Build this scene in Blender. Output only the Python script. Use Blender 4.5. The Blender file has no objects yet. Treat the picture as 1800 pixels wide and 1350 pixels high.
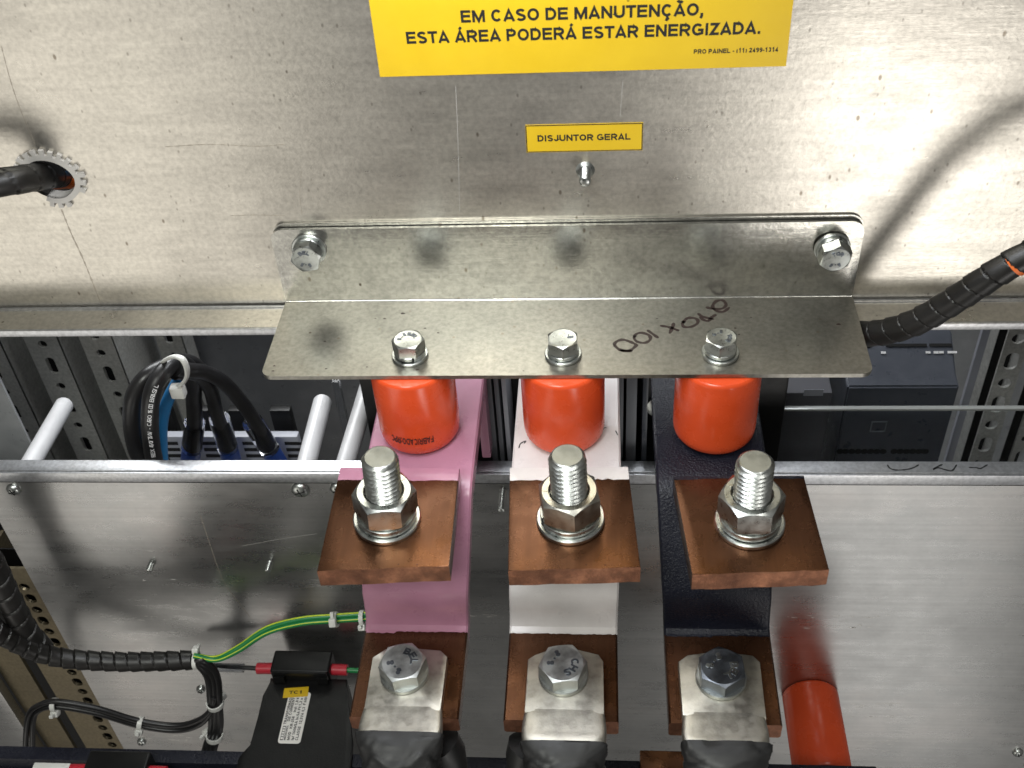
import bpy, bmesh, math, random
from mathutils import Matrix, Vector, noise
from mathutils.geometry import tessellate_polygon
random.seed(7)
D = bpy.data
SC = bpy.context.scene
COL = SC.collection
R = math.radians
PI = math.pi
K = 0.001                                   # everything below is written in millimetres

# ------------------------------------------------------------------ camera
F = 1958.0
ROW = [Vector((0.99672371, 0.05769891, -0.0566806)), Vector((-0.00376097, -0.66696277, -0.74508155)),
       Vector((-0.08079425, 0.74285362, -0.6645606))]
CAM = Vector((18.38, -426.54, 324.13))
cd = D.cameras.new('camera'); cam = D.objects.new('camera', cd); COL.objects.link(cam)
cd.sensor_width = 36; cd.lens = F / 1800 * 36; cd.clip_start = 0.02; cd.clip_end = 30
mw = Matrix.Identity(4)
for i in range(3):
    mw[i][0] = ROW[0][i]; mw[i][1] = -ROW[1][i]; mw[i][2] = -ROW[2][i]; mw[i][3] = CAM[i] * K
cam.matrix_world = mw
cd.dof.use_dof = True; cd.dof.focus_distance = 0.575; cd.dof.aperture_fstop = 24
SC.camera = cam

def at(px, py, ax, val):
    """real point (mm) seen at a photo pixel on the plane axis = val"""
    d = ROW[0] * (px - 900) + ROW[1] * (py - 675) + ROW[2] * F
    t = (val - CAM[ax]) / d[ax]
    return CAM + d * t

# ------------------------------------------------------------------ light
W = D.worlds.new('World'); SC.world = W; W.use_nodes = True
bg = W.node_tree.nodes['Background']; bg.inputs[0].default_value = (0.88, 0.86, 0.82, 1); bg.inputs[1].default_value = 0.15

def area(name, loc, target, sx, sy, power, col):
    l = D.lights.new(name, 'AREA'); l.shape = 'RECTANGLE'; l.size = sx * K; l.size_y = sy * K
    l.energy = power; l.color = col
    o = D.objects.new(name, l); COL.objects.link(o); o.location = Vector(loc) * K
    o.rotation_euler = (Vector(target) - Vector(loc)).to_track_quat('-Z', 'Y').to_euler()
    return o
area('room_light_left', (-790, -950, -430), (-200, 0, 60), 680, 800, 2.7, (1.0, 0.965, 0.89))
area('room_light_right', (450, -1000, -500), (150, 0, 40), 320, 340, 2.3, (1.0, 0.97, 0.93))
area('floor_glow_right', (470, -850, -1180), (180, 0, -230), 400, 600, 0.85, (1.0, 0.98, 0.95))
area('floor_glow_left', (-700, -900, -1150), (-200, 0, -200), 420, 500, 0.8, (1.0, 0.95, 0.88))
area('ceiling_light', (-230, -820, 800), (-20, -50, -40), 420, 280, 7.0, (0.98, 1.0, 0.94))
area('ceiling_light_right', (520, -650, 1250), (60, -60, -60), 260, 260, 2.4, (1.0, 0.98, 0.93))
area('interior_fill', (60, 210, 260), (0, 230, -300), 900, 120, 3.8, (0.93, 0.96, 1.0))  # added fill that brightens the dark interior, no actual lamp there
area('cabinet_lamp_left', (-265, 245, 130), (-190, 20, -125), 260, 110, 1.5, (0.97, 0.99, 1.0))
SC.view_settings.view_transform = 'Standard'; SC.view_settings.look = 'None'
SC.view_settings.exposure = -0.12; SC.view_settings.gamma = 1.0

# ------------------------------------------------------------------ materials
def mat(name, color, metal=0.0, rough=0.5, **kw):
    m = D.materials.new(name); m.use_nodes = True
    nt = m.node_tree; N = nt.nodes; L = nt.links
    b = N['Principled BSDF']
    b.inputs['Base Color'].default_value = (*color, 1); b.inputs['Metallic'].default_value = metal
    b.inputs['Roughness'].default_value = rough
    if 'coat' in kw: b.inputs['Coat Weight'].default_value = kw['coat']; b.inputs['Coat Roughness'].default_value = kw.get('coat_rough', 0.1)
    if 'trans' in kw: b.inputs['Transmission Weight'].default_value = kw['trans']
    if 'ior' in kw: b.inputs['IOR'].default_value = kw['ior']
    if 'alpha' in kw: b.inputs['Alpha'].default_value = kw['alpha']
    if 'spec' in kw: b.inputs['Specular IOR Level'].default_value = kw['spec']
    tc = N.new('ShaderNodeTexCoord')
    co = tc.outputs['Object']
    def mapped(scale, rot=(0, 0, 0)):
        mp = N.new('ShaderNodeMapping'); mp.inputs['Scale'].default_value = scale
        mp.inputs['Rotation'].default_value = rot
        L.new(co, mp.inputs['Vector']); return mp.outputs[0]
    def noi(scale, vec=(1, 1, 1), detail=4, ro=0.6, rot=(0, 0, 0)):
        n = N.new('ShaderNodeTexNoise'); n.inputs['Scale'].default_value = scale
        n.inputs['Detail'].default_value = detail; n.inputs['Roughness'].default_value = ro
        L.new(mapped(vec, rot), n.inputs['Vector']); return n.outputs[0]
    def ramp(src, stops):
        r = N.new('ShaderNodeValToRGB'); e = r.color_ramp.elements
        e[0].position, e[1].position = stops[0][0], stops[-1][0]
        c = lambda v: (v, v, v, 1) if isinstance(v, (int, float)) else (*v, 1)
        e[0].color = c(stops[0][1]); e[1].color = c(stops[-1][1])
        for p, v in stops[1:-1]:
            q = e.new(p); q.color = c(v)
        L.new(src, r.inputs[0]); return r.outputs[0]
    def mix(fac, a, bb, mode='MIX'):
        x = N.new('ShaderNodeMix'); x.data_type = 'RGBA'; x.blend_type = mode
        for k_, v in ((0, fac), (6, a), (7, bb)):
            s = x.inputs[k_]
            if hasattr(v, 'links'): L.new(v, s)
            elif isinstance(v, (int, float)): s.default_value = v if k_ == 0 else (v, v, v, 1)
            else: s.default_value = (*v, 1)
        return x.outputs[2]
    def bump(h, strength, dist=0.0005, prev=None):
        n = N.new('ShaderNodeBump'); n.inputs['Strength'].default_value = strength
        n.inputs['Distance'].default_value = dist; L.new(h, n.inputs['Height'])
        if prev: L.new(prev, n.inputs['Normal'])
        return n.outputs[0]
    def vor(scale, vec=(1, 1, 1), feature='F1', rot=(0, 0, 0)):
        v = N.new('ShaderNodeTexVoronoi'); v.feature = feature; v.inputs['Scale'].default_value = scale
        L.new(mapped(vec, rot), v.inputs['Vector']); return v
    ns = dict(N=N, L=L, b=b, noi=noi, ramp=ramp, mix=mix, bump=bump, vor=vor, co=co, mapped=mapped)
    if kw.get('f'): kw['f'](ns)
    return m

def specks(n, scale, rad, keep, vec=(1, 1, 1), rot=(0, 0, 0)):
    """mask (0..1) of small irregular marks"""
    v = n['vor'](scale, vec, rot=rot)
    d = n['ramp'](v.outputs['Distance'], [(rad * 0.5, 1.0), (rad, 0.0)])
    k = n['ramp'](v.outputs['Color'], [(keep, 0.0), (keep + 0.02, 1.0)])
    x = n['N'].new('ShaderNodeMath'); x.operation = 'MULTIPLY'
    n['L'].new(d, x.inputs[0]); n['L'].new(k, x.inputs[1])
    return x.outputs[0]

def galv_f(base, r0, r1, brush=(18, 18, 260), speck=1.0, bstr=0.13, fm=0.55, sm=0.35, bro=0.7, warm=(0.60, 0.57, 0.50)):
    def f(n):
        big = n['noi'](9, detail=6, ro=0.65)
        fine = n['noi'](420, (1, 1, 1), detail=3)
        st = n['noi'](1.0, brush, detail=5, ro=bro)
        c = n['ramp'](big, [(0.30, tuple(x * 0.80 for x in base)), (0.5, base), (0.72, tuple(x * 1.10 for x in warm))])
        c = n['mix'](fm, c, n['ramp'](fine, [(0.32, 0.55), (0.62, 1.0)]), 'MULTIPLY')
        c = n['mix'](sm, c, n['ramp'](st, [(0.3, 0.6), (0.7, 1.0)]), 'MULTIPLY')
        if speck:
            s1 = specks(n, 110, 0.10, 0.50, (1, 1, 0.55), (0, 0.5, 0))
            s2 = specks(n, 260, 0.17, 0.62, (1, 1, 0.6), (0, -0.4, 0.2))
            s3 = specks(n, 45, 0.038, 0.6, (1, 1, 0.7), (0, 0.2, 0))
            c = n['mix'](s1, c, (0.24, 0.21, 0.17)); c = n['mix'](s3, c, (0.12, 0.10, 0.08))
            mm = n['N'].new('ShaderNodeMath'); mm.operation = 'MULTIPLY'; mm.inputs[1].default_value = 0.6 * speck
            n['L'].new(s2, mm.inputs[0]); c = n['mix'](mm.outputs[0], c, (0.22, 0.20, 0.17))
        n['L'].new(c, n['b'].inputs['Base Color'])
        rr = n['ramp'](n['noi'](30, (1, 1, 3), detail=6, ro=0.7), [(0.3, r0), (0.7, r1)])
        n['L'].new(rr, n['b'].inputs['Roughness'])
        b1 = n['bump'](fine, bstr, 0.0004)
        b2 = n['bump'](st, bstr * 1.2, 0.0004, b1)
        n['L'].new(b2, n['b'].inputs['Normal'])
    return f

M = {}
M['galv'] = mat('galvanised_steel', (0.6, 0.58, 0.54), 0.92, 0.38, f=galv_f((0.62, 0.585, 0.52), 0.26, 0.36, fm=0.42))
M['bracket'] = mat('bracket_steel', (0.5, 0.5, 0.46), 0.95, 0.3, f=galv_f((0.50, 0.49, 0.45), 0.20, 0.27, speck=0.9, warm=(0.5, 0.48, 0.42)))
M['flange'] = mat('bracket_steel_shaded', (0.5, 0.5, 0.46), 0.95, 0.3, f=galv_f((0.33, 0.32, 0.285), 0.30, 0.40, speck=0.8, warm=(0.34, 0.32, 0.28)))  # bracket steel again, base darkened to stand in for the flange's dimmer light
M['brushed'] = mat('brushed_steel', (0.5, 0.5, 0.5), 0.97, 0.28,
    f=galv_f((0.50, 0.50, 0.49), 0.24, 0.34, brush=(4, 4, 380), speck=0, bstr=0.035, fm=0.10, sm=0.3, bro=0.45, warm=(0.56, 0.54, 0.52)))
M['alu'] = mat('aluminium', (0.6, 0.6, 0.62), 0.95, 0.35, f=galv_f((0.62, 0.63, 0.65), 0.32, 0.42, brush=(12, 300, 300), speck=0, warm=(.62, .62, .62)))

def zinc_f(tint, r0=0.16, r1=0.32, bs=0.12):
    def f(n):
        a = n['noi'](260, detail=5, ro=0.7)
        c = n['ramp'](n['noi'](130, detail=4), [(0.32, tuple(x * 0.62 for x in tint)), (0.55, tint), (0.75, tuple(min(1, x * 1.12) for x in tint))])
        n['L'].new(c, n['b'].inputs['Base Color'])
        n['L'].new(n['ramp'](a, [(0.3, r0), (0.7, r1)]), n['b'].inputs['Roughness'])
        n['L'].new(n['bump'](n['noi'](900, detail=4), bs, 0.0002), n['b'].inputs['Normal'])
    return f
M['zinc'] = mat('zinc_plated_steel', (0.6, 0.6, 0.6), 1.0, 0.25, f=zinc_f((0.52, 0.54, 0.52), 0.24, 0.38, 0.08))
M['studend'] = mat('dull_stud_end', (0.3, 0.3, 0.28), 0.8, 0.55, f=zinc_f((0.30, 0.30, 0.26), 0.5, 0.65, 0.3))
M['zinchead'] = mat('dull_zinc', (0.6, 0.6, 0.6), 1.0, 0.4, f=zinc_f((0.56, 0.58, 0.57), 0.34, 0.5, 0.08))
M['zincy'] = mat('yellowish_zinc', (0.6, 0.6, 0.5), 1.0, 0.25, f=zinc_f((0.53, 0.515, 0.45), .26, .38, .06))
M['zincdark'] = mat('dark_zinc', (0.2, 0.2, 0.22), 1.0, 0.3, f=zinc_f((0.20, 0.22, 0.25), 0.3, 0.45, 0.08))
M['tin'] = mat('tinned_copper', (0.6, 0.57, 0.47), 1.0, 0.3, f=zinc_f((0.45, 0.43, 0.375), 0.34, 0.5, 0.3))

def copper_f(n):
    big = n['noi'](16, detail=4, ro=0.5)
    c = n['ramp'](big, [(0.28, (0.075, 0.033, 0.018)), (0.55, (0.102, 0.045, 0.023)), (0.66, (0.15, 0.064, 0.028)), (0.84, (0.30, 0.125, 0.045))])
    sp = specks(n, 300, 0.16, 0.8)
    c = n['mix'](sp, c, (0.07, 0.03, 0.02))
    st = n['noi'](1.0, (900, 30, 30), detail=3)
    c = n['mix'](0.3, c, n['ramp'](st, [(0.3, 0.55), (0.7, 1.0)]), 'MULTIPLY')
    n['L'].new(c, n['b'].inputs['Base Color'])
    n['L'].new(n['ramp'](n['noi'](90, detail=5), [(0.3, 0.20), (0.7, 0.36)]), n['b'].inputs['Roughness'])
    n['L'].new(n['bump'](n['noi'](500, detail=4), 0.12, 0.0003, n['bump'](st, 0.06, 0.0003)), n['b'].inputs['Normal'])
M['copper'] = mat('oxidised_copper', (0.2, 0.08, 0.03), 0.85, 0.35, f=copper_f)
def cut_f(n):
    big = n['noi'](70, detail=6, ro=0.7)
    c = n['ramp'](big, [(0.3, (0.12, 0.05, 0.03)), (0.5, (0.26, 0.115, 0.065)), (0.72, (0.60, 0.27, 0.15))])
    n['L'].new(c, n['b'].inputs['Base Color'])
    n['L'].new(n['bump'](n['noi'](1.0, (1200, 400, 400), detail=5, ro=0.75), 0.5, 0.0005), n['b'].inputs['Normal'])
M['cut'] = mat('cut_copper', (0.6, 0.3, 0.2), 0.85, 0.42, f=cut_f)

def paint_f(c0, c1, bs=0.15, sc=600, r0=.25, r1=.4):
    def f(n):
        c = n['ramp'](n['noi'](60, detail=5), [(0.3, c0), (0.7, c1)])
        sp = specks(n, 160, 0.10, 0.86)
        c = n['mix'](sp, c, tuple(x * 0.35 for x in c0))
        n['L'].new(c, n['b'].inputs['Base Color'])
        n['L'].new(n['ramp'](n['noi'](80, detail=5), [(0.3, r0), (0.7, r1)]), n['b'].inputs['Roughness'])
        n['L'].new(n['bump'](n['noi'](sc, detail=3), bs, 0.0006), n['b'].inputs['Normal'])
    return f
M['pink'] = mat('pink_paint', (0.5, 0.2, 0.3), 0, 0.3, f=paint_f((0.40, 0.185, 0.265), (0.46, 0.22, 0.31)), coat=0.2)
M['white'] = mat('white_paint', (0.7, 0.68, 0.68), 0, 0.3, f=paint_f((0.60, 0.565, 0.55), (0.68, 0.65, 0.635)), coat=0.2)
M['navy'] = mat('black_navy_paint', (0.01, 0.012, 0.025), 0, 0.3, f=paint_f((0.006, 0.007, 0.013), (0.010, 0.011, 0.019), 0.9, 850, .24, .36), spec=0.3)
def red_f(n):
    c = n['ramp'](n['noi'](28, detail=5), [(0.3, (0.66, 0.070, 0.017)), (0.7, (0.78, 0.092, 0.022))])
    sp = specks(n, 130, 0.07, 0.9, (1, 1, 0.4), (0.4, 0.3, 0))
    c = n['mix'](sp, c, (0.75, 0.30, 0.18))
    n['L'].new(c, n['b'].inputs['Base Color'])
    n['L'].new(n['ramp'](n['noi'](60, detail=5), [(0.3, 0.20), (0.7, 0.32)]), n['b'].inputs['Roughness'])
    n['L'].new(n['bump'](n['noi'](120, detail=4), 0.08, 0.0006), n['b'].inputs['Normal'])
M['red'] = mat('red_resin', (0.7, 0.06, 0.015), 0, 0.25, f=red_f)
M['yellow'] = mat('yellow_vinyl', (0.75, 0.50, 0.01), 0, 0.38, f=paint_f((0.58, 0.375, 0.008), (0.62, 0.41, 0.010), 0.03, 200, .35, .45))
M['ink'] = mat('black_ink', (0.008, 0.008, 0.008), 0, 0.5)
M['marker'] = mat('brown_marker_ink', (0.022, 0.010, 0.008), 0, 0.45)
M['mark_white'] = mat('white_print', (0.6, 0.6, 0.6), 0, 0.6)
M['crease'] = mat('dark_scratch', (0.44, 0.40, 0.34), 0.85, 0.5)
M['light_scratch'] = mat('light_scratch', (0.62, 0.61, 0.58), 0.7, 0.45)
M['cable'] = mat('black_pvc', (0.012, 0.012, 0.013), 0, 0.32, f=paint_f((0.009, 0.009, 0.010), (0.016, 0.015, 0.015), 0.12, 300, .28, .45))
M['spiral'] = mat('black_spiral_plastic', (0.012, 0.011, 0.01), 0, 0.36, f=paint_f((0.007, 0.0065, 0.006), (0.012, 0.011, 0.010), 0.1, 200, .3, .5))
M['tape'] = mat('black_tape', (0.010, 0.010, 0.010), 0, 0.28, f=paint_f((0.008, 0.008, 0.008), (0.012, 0.012, 0.012), 0.12, 130, .4, .58))
M['blue'] = mat('blue_pvc', (0.03, 0.22, 0.5), 0, 0.35)
M['lugblue'] = mat('blue_boot', (0.012, 0.045, 0.22), 0, 0.4)
M['green'] = mat('green_pvc', (0.012, 0.20, 0.055), 0, 0.35)
M['yel_pvc'] = mat('yellow_stripe', (0.55, 0.65, 0.04), 0, 0.35)
M['orange'] = mat('orange_pvc', (0.75, 0.16, 0.03), 0, 0.4)
M['redboot'] = mat('red_boot', (0.45, 0.02, 0.035), 0, 0.35)
M['nylon'] = mat('white_nylon', (0.68, 0.68, 0.64), 0, 0.4, f=paint_f((0.62, 0.62, 0.58), (0.7, 0.7, 0.66), 0.05))
M['rod'] = mat('white_rod', (0.7, 0.7, 0.71), 0, 0.42, f=paint_f((0.46, 0.46, 0.47), (0.54, 0.54, 0.55), 0.04))
M['grommet'] = mat('grey_white_plastic', (0.55, 0.53, 0.49), 0, 0.5, f=paint_f((0.36, 0.345, 0.32), (0.45, 0.43, 0.40), 0.05))
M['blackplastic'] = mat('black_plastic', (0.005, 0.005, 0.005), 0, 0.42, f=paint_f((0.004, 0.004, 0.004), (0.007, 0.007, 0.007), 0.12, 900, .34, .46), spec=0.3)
M['label'] = mat('white_label', (0.72, 0.70, 0.66), 0, 0.5)
M['greyplastic'] = mat('grey_plastic', (0.16, 0.17, 0.19), 0, 0.45)
M['slate'] = mat('slate_plastic', (0.045, 0.055, 0.08), 0, 0.4, f=paint_f((0.050, 0.056, 0.070), (0.070, 0.076, 0.092), 0.05))
M['lightgrey'] = mat('light_grey_plastic', (0.32, 0.33, 0.37), 0, 0.45)
M['inner'] = mat('inner_wall_paint', (0.24, 0.25, 0.26), 0, 0.5, f=paint_f((0.30, 0.31, 0.32), (0.40, 0.41, 0.42), 0.05))
M['rail'] = mat('rail_steel', (0.4, 0.4, 0.39), 0.6, 0.5, f=galv_f((0.60, 0.60, 0.57), 0.45, 0.6, speck=0, warm=(.4, .39, .36)))
M['zincyellow'] = mat('yellow_zinc_profile', (0.25, 0.2, 0.12), 0.85, 0.4, f=galv_f((0.22, 0.185, 0.12), 0.35, 0.5, speck=0, warm=(.27, .215, .13)))
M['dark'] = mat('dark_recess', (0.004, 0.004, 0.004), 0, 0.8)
M['clear'] = mat('clear_sleeve', (0.9, 0.92, 0.95), 0, 0.06, trans=1.0, ior=1.25)
M['acrylic'] = mat('clear_acrylic', (0.95, 0.97, 0.98), 0, 0.02, trans=1.0, ior=1.1)
M['edge'] = mat('acrylic_edge', (0.35, 0.36, 0.35), 0.3, 0.2)
M['floor'] = mat('dull_floor', (0.05, 0.05, 0.05), 0, 0.7)

# ------------------------------------------------------------------ mesh helpers (mm)
class MB:
    def __init__(s): s.v = []; s.f = []; s.mi = []
    def add(s, v, f, mi=0, T=None):
        o = len(s.v)
        s.v += [(T @ Vector(p)) if T else Vector(p) for p in v]
        s.f += [tuple(i + o for i in q) for q in f]; s.mi += [mi] * len(f)
        return s
    def box(s, x0, x1, y0, y1, z0, z1, bev=0, T=None, mi=0, seg=2):
        bm = bmesh.new(); bmesh.ops.create_cube(bm, size=1)
        for v in bm.verts:
            v.co = Vector(((x0 + x1) / 2 + v.co.x * (x1 - x0), (y0 + y1) / 2 + v.co.y * (y1 - y0), (z0 + z1) / 2 + v.co.z * (z1 - z0)))
        if bev: bmesh.ops.bevel(bm, geom=bm.edges[:], offset=bev, segments=seg, affect='EDGES', profile=0.6)
        return s.bm(bm, T, mi)
    def bm(s, bm, T=None, mi=0):
        bm.verts.index_update()
        s.add([v.co.copy() for v in bm.verts], [[v.index for v in f.verts] for f in bm.faces], mi, T); bm.free(); return s
    def prism(s, outline, z0, z1, holes=(), T=None, bev=0, mi=0):
        """outline in local xy, extruded z0..z1"""
        loops = [outline] + list(holes)
        def area2(l): return sum(l[i][0] * l[(i + 1) % len(l)][1] - l[(i + 1) % len(l)][0] * l[i][1] for i in range(len(l)))
        loops = [(l if (area2(l) > 0) == (k == 0) else l[::-1]) for k, l in enumerate(loops)]
        flat = [p for l in loops for p in l]; n = len(flat)
        tris = tessellate_polygon([[Vector((p[0], p[1], 0)) for p in l] for l in loops])
        def ccw(t):
            a, b, c = (flat[i] for i in t)
            return (b[0] - a[0]) * (c[1] - a[1]) - (b[1] - a[1]) * (c[0] - a[0]) > 0
        tris = [t if ccw(t) else (t[0], t[2], t[1]) for t in tris]
        v = [(p[0], p[1], z1) for p in flat] + [(p[0], p[1], z0) for p in flat]
        f = [t for t in tris] + [(t[0] + n, t[2] + n, t[1] + n) for t in tris]
        o = 0
        for l in loops:
            m = len(l)
            for i in range(m):
                a, b = o + i, o + (i + 1) % m
                f.append((a, a + n, b + n, b))
            o += m
        if bev and not holes:
            bm = bmesh.new(); vs = [bm.verts.new(p) for p in v]
            top = bm.faces.new([vs[i] for i in range(n)]); bot = bm.faces.new([vs[2 * n - 1 - i] for i in range(n)])
            for i in range(n): bm.faces.new((vs[i], vs[i + n], vs[(i + 1) % n + n], vs[(i + 1) % n]))
            ed = list(top.edges) + list(bot.edges)
            bmesh.ops.bevel(bm, geom=ed, offset=bev, segments=2, affect='EDGES', profile=0.6)
            return s.bm(bm, T, mi)
        return s.add(v, f, mi, T)
    def lathe(s, prof, n=40, T=None, mi=0, caps=True):
        """prof: list of (r, z) from bottom to top"""
        v = []; f = []
        for r, z in prof:
            for i in range(n):
                a = 2 * PI * i / n; v.append((r * math.cos(a), r * math.sin(a), z))
        m = len(prof)
        for j in range(m - 1):
            for i in range(n):
                k = (i + 1) % n
                f.append((j * n + i, j * n + k, (j + 1) * n + k, (j + 1) * n + i))
        if caps:
            f.append(tuple(range(n))[::-1]); f.append(tuple((m - 1) * n + i for i in range(n)))
        return s.add(v, f, mi, T)
    def ring(s, prof, n=40, T=None, mi=0, a0=0, a1=2 * PI):
        """closed profile (r,z) swept round"""
        v = []; f = []; m = len(prof); full = abs(a1 - a0 - 2 * PI) < 1e-6
        st = n if full else n + 1
        for i in range(st):
            a = a0 + (a1 - a0) * i / n
            for r, z in prof: v.append((r * math.cos(a), r * math.sin(a), z))
        for i in range(n):
            k = (i + 1) % st
            for j in range(m):
                q = (j + 1) % m
                f.append((i * m + j, k * m + j, k * m + q, i * m + q))
        if not full:
            f.append(tuple(range(m))); f.append(tuple(n * m + j for j in range(m))[::-1])
        return s.add(v, f, mi, T)
    def tube(s, pts, r, n=14, T=None, mi=0, step=2.0, rf=None, flat=1.0, smooth=True, a0=0.0, arc=None):
        P = spline(pts, step) if smooth else [Vector(p) for p in pts]
        fr = frames(P); v = []; f = []; L = 0.0; N_ = len(P)
        for i, (p, (t, u, w)) in enumerate(zip(P, fr)):
            if i: L += (P[i] - P[i - 1]).length
            for k in range(n):
                a = 2 * PI * k / n + a0
                rr = rf(L, a) if rf else r
                v.append(p + u * (rr * math.cos(a)) + w * (rr * math.sin(a) * flat))
        for i in range(N_ - 1):
            for k in range(n):
                q = (k + 1) % n
                if arc and not (arc[0] <= k < arc[1]): continue
                f.append((i * n + k, i * n + q, (i + 1) * n + q, (i + 1) * n + k))
        if not arc:
            f.append(tuple(range(n))[::-1]); f.append(tuple((N_ - 1) * n + k for k in range(n)))
        return s.add(v, f, mi, T)

def spline(pts, step=2.0):
    p = [Vector(q) for q in pts]
    if len(p) == 2:
        n = max(2, int((p[1] - p[0]).length / step)); return [p[0].lerp(p[1], i / n) for i in range(n + 1)]
    p = [p[0] * 2 - p[1]] + p + [p[-1] * 2 - p[-2]]
    out = []
    for i in range(1, len(p) - 2):
        a, b, c, d = p[i - 1:i + 3]; n = max(2, int((c - b).length / step))
        for k in range(n):
            t = k / n
            out.append(0.5 * ((2 * b) + (c - a) * t + (2 * a - 5 * b + 4 * c - d) * t * t + (3 * b - 3 * c + d - a) * t ** 3))
    out.append(p[-2]); return out

def frames(P):
    out = []; u = None
    for i in range(len(P)):
        t = (P[min(i + 1, len(P) - 1)] - P[max(i - 1, 0)]).normalized()
        if u is None: u = t.orthogonal().normalized() if abs(t.z) > 0.9 else t.cross(Vector((0, 0, 1))).normalized()
        u = (u - t * u.dot(t)).normalized(); w = t.cross(u); out.append((t, u, w))
    return out

def T_(x=0, y=0, z=0): return Matrix.Translation((x, y, z))
def RX(a): return Matrix.Rotation(R(a), 4, 'X')
def RY(a): return Matrix.Rotation(R(a), 4, 'Y')
def RZ(a): return Matrix.Rotation(R(a), 4, 'Z')

ROOTM = {}
def tag(o, label, cat, group=None, kind=None):
    if label: o['label'] = label
    if cat: o['category'] = cat
    if group: o['group'] = group
    if kind: o['kind'] = kind
    return o
def thing(name, label, cat, mat4=None, group=None, kind=None):
    o = D.objects.new(name, None); COL.objects.link(o); o.empty_display_size = 0.01
    m = mat4 if mat4 is not None else Matrix.Identity(4)
    if not isinstance(m, Matrix): m = Matrix.Translation(Vector(m))
    ROOTM[o.name] = m.copy()
    mm = m.copy(); mm.translation = m.translation * K; o.matrix_world = mm
    return tag(o, label, cat, group, kind)
def obj(name, mb, mats, parent=None, local=False, angle=35, smooth=True, label=None, org=None):
    """link one mesh; world millimetres unless local"""
    me = D.meshes.new(name)
    inv = Matrix.Identity(4); pm = Matrix.Identity(4)
    if parent and parent.name in ROOTM: pm = ROOTM[parent.name]
    O = Vector((0, 0, 0))
    if not local: inv = pm.inverted()
    if not parent:
        O = Vector(org) if org is not None else Vector([(min(v[i] for v in mb.v) + max(v[i] for v in mb.v)) / 2 for i in (0, 1)] + [min(v[2] for v in mb.v)])
        inv = Matrix.Translation(-O)
    me.from_pydata([tuple((inv @ Vector(v)) * K) for v in mb.v], [], mb.f)
    mats = mats if isinstance(mats, (list, tuple)) else [mats]
    for m in mats: me.materials.append(m)
    for p, mi in zip(me.polygons, mb.mi): p.material_index = mi
    me.validate(); me.update()
    if smooth:
        me.polygons.foreach_set('use_smooth', [True] * len(me.polygons)); me.set_sharp_from_angle(angle=R(angle))
    o = D.objects.new(name, me); COL.objects.link(o)
    if parent: o.parent = parent; ROOTM[o.name] = pm
    else: o.location = O * K
    if label: o['label'] = label
    return o
def copy_tree(o, parent=None):
    c = o.copy(); COL.objects.link(c)
    if parent: c.parent = parent
    for ch in list(o.children): copy_tree(ch, c)
    return c

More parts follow.
